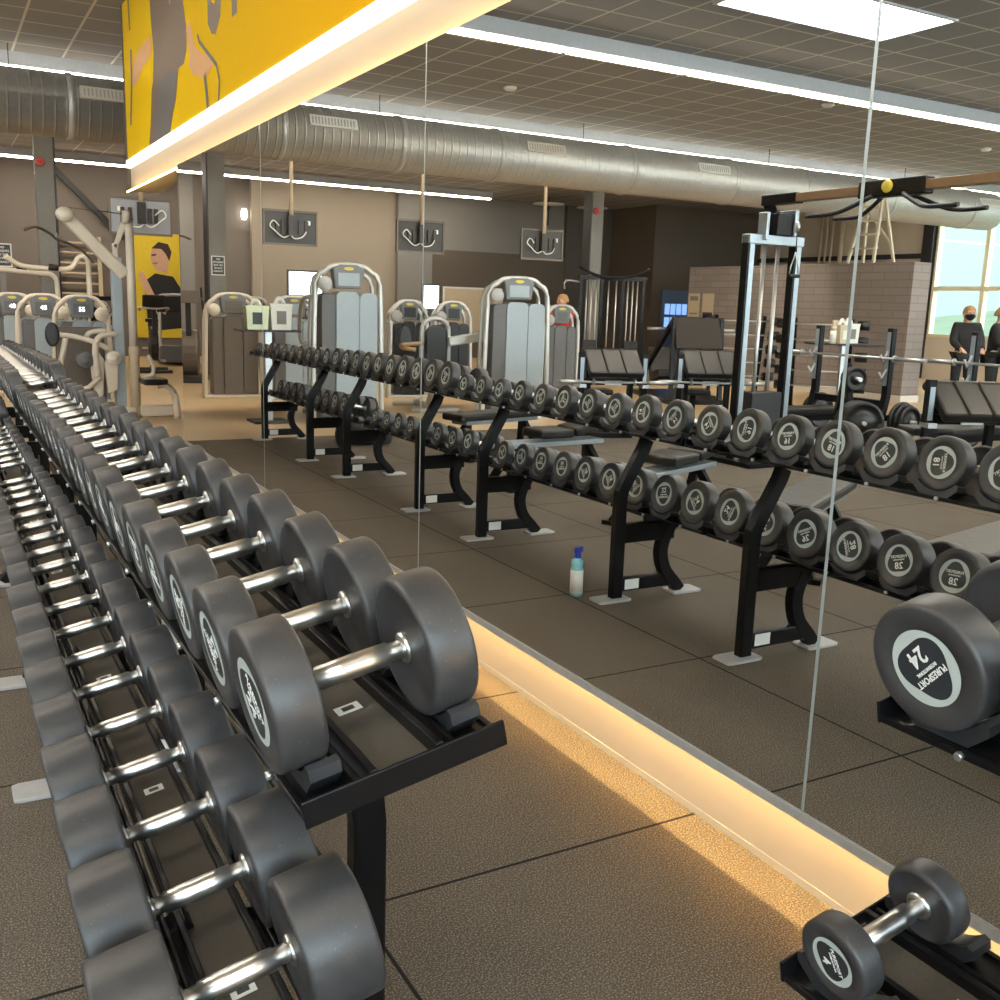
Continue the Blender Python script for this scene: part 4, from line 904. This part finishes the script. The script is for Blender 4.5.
# cable crossover with its long beam
t = thing('cable_crossover', 'tall cable tower of steel blue uprights with long black overhead beam, warm light painted on', 'cable machine', (-3.6, 7.55, 0))
for (y, sg) in ((0, 1), (-4.2, -1)):
    for s in (-1, 1):
        MB().bx(s*.31-.04, s*.31+.02, y-.04, y+.05, 0, 2.24).bx(s*.31+.02, s*.31+.05, y-.04, y+.05, 0, 2.24, 1).build('upright', ['steel_blue', 'black_powder'], t, bevel=.005)
        MB().cyl((s*.09, y+.02, .1), (s*.09, y+.02, 2.2), .022, n=12).build('guide_rod', 'alu', t)
    MB().bx(-.20, .20, y-.09, y+.10, .12, .72).build('weight_stack', 'steel_dark', t, bevel=.01)
    MB().bx(-.36, .36, y-.06, y+.06, 2.16, 2.25).build('cross_plate', 'steel_blue', t, bevel=.006)
    MB().bx(-.42, .42, y-.35, y+.30, 0, .05).bx(-.22, .22, y-.12, y+.12, .05, .10).build('base', 'black_powder', t, bevel=.006)
    MB().bx(-.16, .06, y-.10, y+.08, 2.25, 2.46).build('pulley_box', 'black_powder', t, bevel=.01)
    MB().bx(-.20, -.15, y-.12, y+.1, 2.25, 2.50).bx(.16, .20, y-.10, y+.02, 2.2, 2.46).build('pulley_cheek', 'steel_blue', t, bevel=.006)
    MB().lathe([(.01, -.015), (.06, -.015), (.06, .015), (.01, .015)], 20, axis='X', c=(-.17, y-.1, 2.34)).build('pulley', 'alu', t)
    MB().tube([(-.17, y-.14, 2.33), (-.17, y-.14, 2.10)], .006, 6).build('cable', 'steel_dark', t)
    MB().tube([(-.17, y-.14, 2.10), (-.12, y-.14, 1.96), (-.11, y-.14, 1.88)], .007, 6).tube([(-.17, y-.14, 2.10), (-.22, y-.14, 1.96), (-.23, y-.14, 1.88)], .007, 6).build('handle_strap', 'alu', t)
    MB().cyl((-.24, y-.14, 1.87), (-.10, y-.14, 1.87), .018, n=12).build('handle', 'pad_black', t)
MB().bx(-.05, .05, -4.3, .10, 2.55, 2.63).build('beam', 'beam_warm_sheen', t, bevel=.006)  # brown here is the lit look of a black beam, put into the colour
MB().bar((0, .02, 2.44), (0, .14, 2.60), .09, .07, up=(1, 0, 0)).bx(-.055, .055, -.30, .16, 2.54, 2.64).bx(-.055, .055, -4.4, -4.0, 2.50, 2.64).build('beam_bracket', 'black_powder', t, bevel=.008)
MB().bx(-.06, .06, -1.75, -1.05, 2.52, 2.66).build('grip_plate', 'black_powder', t, bevel=.01)
MB().lathe([(.01, -.02), (.045, -.02), (.055, 0), (.045, .02), (.01, .02)], 20, axis='X', c=(.075, -1.38, 2.60)).build('knob', 'logo_yellow', t)
for s in (-1, 1):
    for q in (-1, 1): MB().tube([(q*.06, -1.38+s*.16, 2.53), (q*.14, -1.38+s*.40, 2.42), (q*.18, -1.38+s*.55, 2.39), (q*.18, -1.38+s*.80, 2.39)], .02, curve=4).build('pullup_grip', 'steel_dark', t)
# step ladder on the booth roof
t = thing('step_ladder', 'cream step ladder standing on top of the brick wall', 'ladder', (-11.63, 13.35, 2.47), PI/2); t.scale = (1.0, 1.45, 1.15)
for s in (-1, 1):
    MB().bar((s*.30, -.16, 0), (s*.17, .0, 1.12), .05, .03, up=(0, 1, 0)).build('stile', 'ladder_cream', t); MB().bar((s*.36, .17, 0), (s*.18, .02, 1.1), .045, .03, up=(0, 1, 0)).build('rear_stile', 'ladder_cream', t)
for k in range(4): MB().bx(-.28+.035*k, .28-.035*k, -.16+.035*k, -.08+.035*k, .22*(k+1), .22*(k+1)+.025).build('step', 'ladder_cream', t)
MB().bar((-.31, .13, .3), (.23, .05, .85), .03, .02, up=(0, 1, 0)).bx(-.2, .2, -.05, .06, 1.10, 1.13).build('brace', 'ladder_cream', t)
# bag behind the farthest rack
t = thing('gym_bag', 'dark gym bag with a green towel, on the floor behind the farthest rack', 'bag', (-.25, 9.9, 0), .3)
MB().lathe([(.10, -.30), (.17, -.27), (.19, -.1), (.19, .1), (.17, .27), (.10, .30)], 20, axis='X', c=(0, 0, .18)).build('body', 'bag_dark', t)
MB().tube([(-.12, -.16, .28), (-.1, -.1, .48), (.1, -.1, .48), (.12, -.16, .28)], .014, curve=4).build('strap', 'pad_black', t); MB().tube([(-.1, .02, .36), (.05, -.05, .42), (.2, -.16, .30)], .04, curve=4).build('towel', 'tub_green', t)
# ------------------------------------------------------------------ people
def skin_body(name, joints, edges, radii, mat, parent=None, levels=2):
    me = bpy.data.meshes.new(name); me.from_pydata([V3(j) for j in joints], edges, []); me.materials.append(MATS[mat])
    o = link(name, me, parent)
    md = o.modifiers.new('skin', 'SKIN'); md.use_smooth_shade = True
    for i, r in enumerate(radii):
        d = me.skin_vertices[0].data[i]
        d.radius = r if isinstance(r, tuple) else (r, r); d.use_root = (i == 0)
    s = o.modifiers.new('sub', 'SUBSURF'); s.levels = levels; s.render_levels = levels
    return o
def person(loc, rz, label, top, pants, hair, ponytail=False, mask=False, lean=0., arms='down', group=None):
    """standing figure about 1.72 m, facing -Y before rz"""
    t = thing('person', label, 'person', loc, rz, group)
    J = {}
    def j(n, *p): J[n] = V3(p)
    j('pelvis', 0, 0, .95); j('waist', 0, -.01-lean*.2, 1.08); j('chest', 0, -lean*.6, 1.30); j('neck', 0, -lean*.9, 1.45); j('head0', 0, -lean*1.1-.01, 1.53); j('head1', 0, -lean*1.2-.02, 1.60); j('crown', 0, -lean*1.2-.005, 1.665)
    for s, n in ((-1, 'l'), (1, 'r')):
        j('sh'+n, s*.17, -lean*.8, 1.40)
        if arms == 'down': j('el'+n, s*.235, .02-lean, 1.13); j('wr'+n, s*.24, -.10-lean, .90)
        elif arms == 'forward': j('el'+n, s*.22, -.06-lean, 1.14); j('wr'+n, s*.16, -.30-lean, 1.04)
        else: j('el'+n, s*.24, -.24-lean, 1.32); j('wr'+n, s*.15, -.46-lean, 1.48)
        j('hip'+n, s*.09, 0, .90); j('kn'+n, s*.10, -.02, .50); j('an'+n, s*.10, .02, .09); j('to'+n, s*.11, -.13, .035)
    order = list(J); ix = {n: i for i, n in enumerate(order)}
    E_ = [('pelvis', 'waist'), ('waist', 'chest'), ('chest', 'neck'), ('neck', 'head0'), ('head0', 'head1'), ('head1', 'crown')]
    rad = {'pelvis': (.15, .11), 'waist': (.125, .095), 'chest': (.15, .105), 'neck': .052, 'head0': .062, 'head1': (.078, .09), 'crown': (.06, .07)}
    for n in 'lr':
        E_ += [('chest', 'sh'+n), ('sh'+n, 'el'+n), ('el'+n, 'wr'+n), ('pelvis', 'hip'+n), ('hip'+n, 'kn'+n), ('kn'+n, 'an'+n), ('an'+n, 'to'+n)]
        rad.update({'sh'+n: .062, 'el'+n: .041, 'wr'+n: .027, 'hip'+n: .085, 'kn'+n: .056, 'an'+n: .040, 'to'+n: (.04, .03)})
        d = (J['wr'+n]-J['el'+n]).normalized(); side = d.cross(V3((0, 0, 1))).normalized()
        palm = J['wr'+n]+d*.06; order.append('pa'+n); ix['pa'+n] = len(order)-1; J['pa'+n] = palm; rad['pa'+n] = (.036, .016); E_.append(('wr'+n, 'pa'+n))
        for q in range(5):
            off = side*((q-1.5)*.018) if q < 4 else side*(-.035)
            b0 = palm+d*.022+off if q < 4 else palm-d*.02+off
            e0 = b0+d*(.055+.012*(q in (1, 2)))+V3((0, 0, -.008)) if q < 4 else b0+d*.04+side*(-.012)
            for nm, p, r in (('f%da%s' % (q, n), b0, .0095), ('f%db%s' % (q, n), e0, .0075)):
                J[nm] = p; order.append(nm); ix[nm] = len(order)-1; rad[nm] = r
            E_ += [('pa'+n, 'f%da%s' % (q, n)), ('f%da%s' % (q, n), 'f%db%s' % (q, n))]
    body = skin_body('body', [J[n] for n in order], [(ix[a], ix[b_]) for a, b_ in E_], [rad[n] for n in order], 'skin', t)
    def garment(name, names, extra, mat, parent):
        es = [(a, b_) for a, b_ in E_ if a in names and b_ in names]; nn = [n for n in names]
        id_ = {n: i for i, n in enumerate(nn)}
        rr = []
        for n in nn:
            r = rad[n]; r = r if isinstance(r, tuple) else (r, r); rr.append((r[0]+extra, r[1]+extra))
        return skin_body(name, [J[n] for n in nn], [(id_[a], id_[b_]) for a, b_ in es], rr, mat, parent)
    garment('jacket', ['waist', 'pelvis', 'chest', 'neck', 'shl', 'shr', 'ell', 'elr', 'wrl', 'wrr'], .022, top, t)
    garment('trousers', ['pelvis', 'hipl', 'hipr', 'knl', 'knr', 'anl', 'anr'], .014, pants, t)
    garment('shoes', ['anl', 'tol'], .012, 'cloth_black', t); garment('shoes', ['anr', 'tor'], .012, 'cloth_black', t)
    h = J['head1']
    hm = MB().at(*(h+V3((0, .012, .028))))
    pr = [(.002, .098), (.045, .088), (.078, .060), (.094, .02), (.096, -.02), (.090, -.05)]
    vs = MB(); vs.lathe(pr, 20)
    hm.add([(x, y*1.12+(.018 if z < 0 else 0), z) for x, y, z in vs.v if 1], vs.f, 0, True)
    if ponytail: hm.tube([(0, .10, .02), (0, .155, 0), (0, .165, -.10), (0, .13, -.22)], .028, 10, curve=4)
    hair_o = hm.build('hair', hair, t)
    # face: the hair's front is cut away by a face plate, eyes, brows, nose, mouth
    f = MB().at(*(h+V3((0, -.012, -.012))))
    vs = MB(); vs.lathe([(.002, .078), (.038, .07), (.062, .045), (.073, .01), (.070, -.03), (.055, -.065), (.030, -.088), (.002, -.095)], 20)
    f.add([(x, y*1.18-.02, z) for x, y, z in vs.v], vs.f, 0, True)
    f.prism([(-.010, -.022), (.010, -.022), (.004, .014), (-.004, .014)], .022, 'XZ', -.118)
    for s in (-1, 1): f.lathe([(.004, -.022), (.018, -.015), (.02, .01), (.006, .022)], 10, c=(s*.074, -.005, -.005))
    fo = f.build('face', 'skin', t)
    e = MB().at(*(h+V3((0, -.012, -.012))))
    for s in (-1, 1): e.box((s*.028, -.099, .012), (.022, .010, .008)).box((s*.028, -.097, .030), (.028, .010, .005))
    e.box((0, -.099, -.045), (.034, .012, .008), 1); e.build('features', ['hair_dark', 'cloth_red'], fo)
    if mask:
        mk = MB().at(*(h+V3((0, -.012, -.012)))); vs = MB(); vs.lathe([(.066, -.005), (.074, -.02), (.070, -.05), (.045, -.085), (.01, -.10)], 20)
        mk.add([(x*1.04, y*1.18-.030, z) for x, y, z in vs.v], vs.f, 0, True); mk.prism([(-.016, -.03), (.016, -.03), (.006, .006), (-.006, .006)], .03, 'XZ', -.134); mk.build('face_mask', 'cloth_black', t)
    return t
person((-10.75, 10.5, 0), math.radians(35), 'person in black jacket and black face mask, blonde hair tied back', 'cloth_black', 'cloth_black', 'hair_blonde', True, True, .03, 'forward')
person((-11.85, 10.75, 0), math.radians(-20), 'person in black with brown hair, at the right edge by the windows', 'cloth_black', 'cloth_black', 'hair_blonde', False, False, .05, 'forward')
person((-6.15, 15.2, 0), math.radians(75), 'person in a red shirt with blonde hair, behind the tall weight machine', 'cloth_red', 'cloth_grey', 'hair_blonde', False, False, .06, 'up')
# ------------------------------------------------------------------ camera, sky, exposure
cd = bpy.data.cameras.new('camera'); cd.sensor_width = 36; cd.lens = 998.21*36/1000; cd.clip_end = 300; cd.clip_start = .05
cam = bpy.data.objects.new('camera', cd); COL.objects.link(cam)
Rw = [(.87252388, -.06665431, .48400339), (-.48755538, -.18264575, .85377414), (.03149344, -.98091678, -.19186045)]
cam.matrix_world = Matrix(((Rw[0][0], -Rw[0][1], -Rw[0][2], 0), (Rw[1][0], -Rw[1][1], -Rw[1][2], 0), (Rw[2][0], -Rw[2][1], -Rw[2][2], 1.5), (0, 0, 0, 1)))
SC.camera = cam
wd = bpy.data.worlds.new('sky'); SC.world = wd; wd.use_nodes = True; nt = wd.node_tree
bg = nt.nodes['Background']; tc = N(nt, 'ShaderNodeTexCoord'); sp = N(nt, 'ShaderNodeSeparateXYZ'); nt.links.new(tc.outputs['Generated'], sp.inputs[0])
nt.links.new(mixc(nt, ramp(nt, sp.outputs[2], -.05, .6), (.93, .97, .97), (.64, .80, 1.0)), bg.inputs[0])
south = ramp(nt, math_n(nt, 'MULTIPLY', sp.outputs[1], -1.0), .1, .75)      # the sky is brighter on the sun's side, behind the camera
nt.links.new(math_n(nt, 'ADD', math_n(nt, 'MULTIPLY', south, 4.4), .6), bg.inputs[1])
SC.view_settings.view_transform = 'Standard'; SC.view_settings.look = 'None'; SC.view_settings.gamma = 1.0; SC.view_settings.use_curve_mapping = False
SC.view_settings.exposure = 1.2
SC.cycles.max_bounces = 10; SC.cycles.diffuse_bounces = 4; SC.cycles.glossy_bounces = 5; SC.cycles.transparent_max_bounces = 12; SC.cycles.sample_clamp_indirect = 6.0
SC.cycles.caustics_reflective = True; SC.cycles.blur_glossy = .4; SC.cycles.caustics_refractive = False
SC.cycles.use_denoising = True
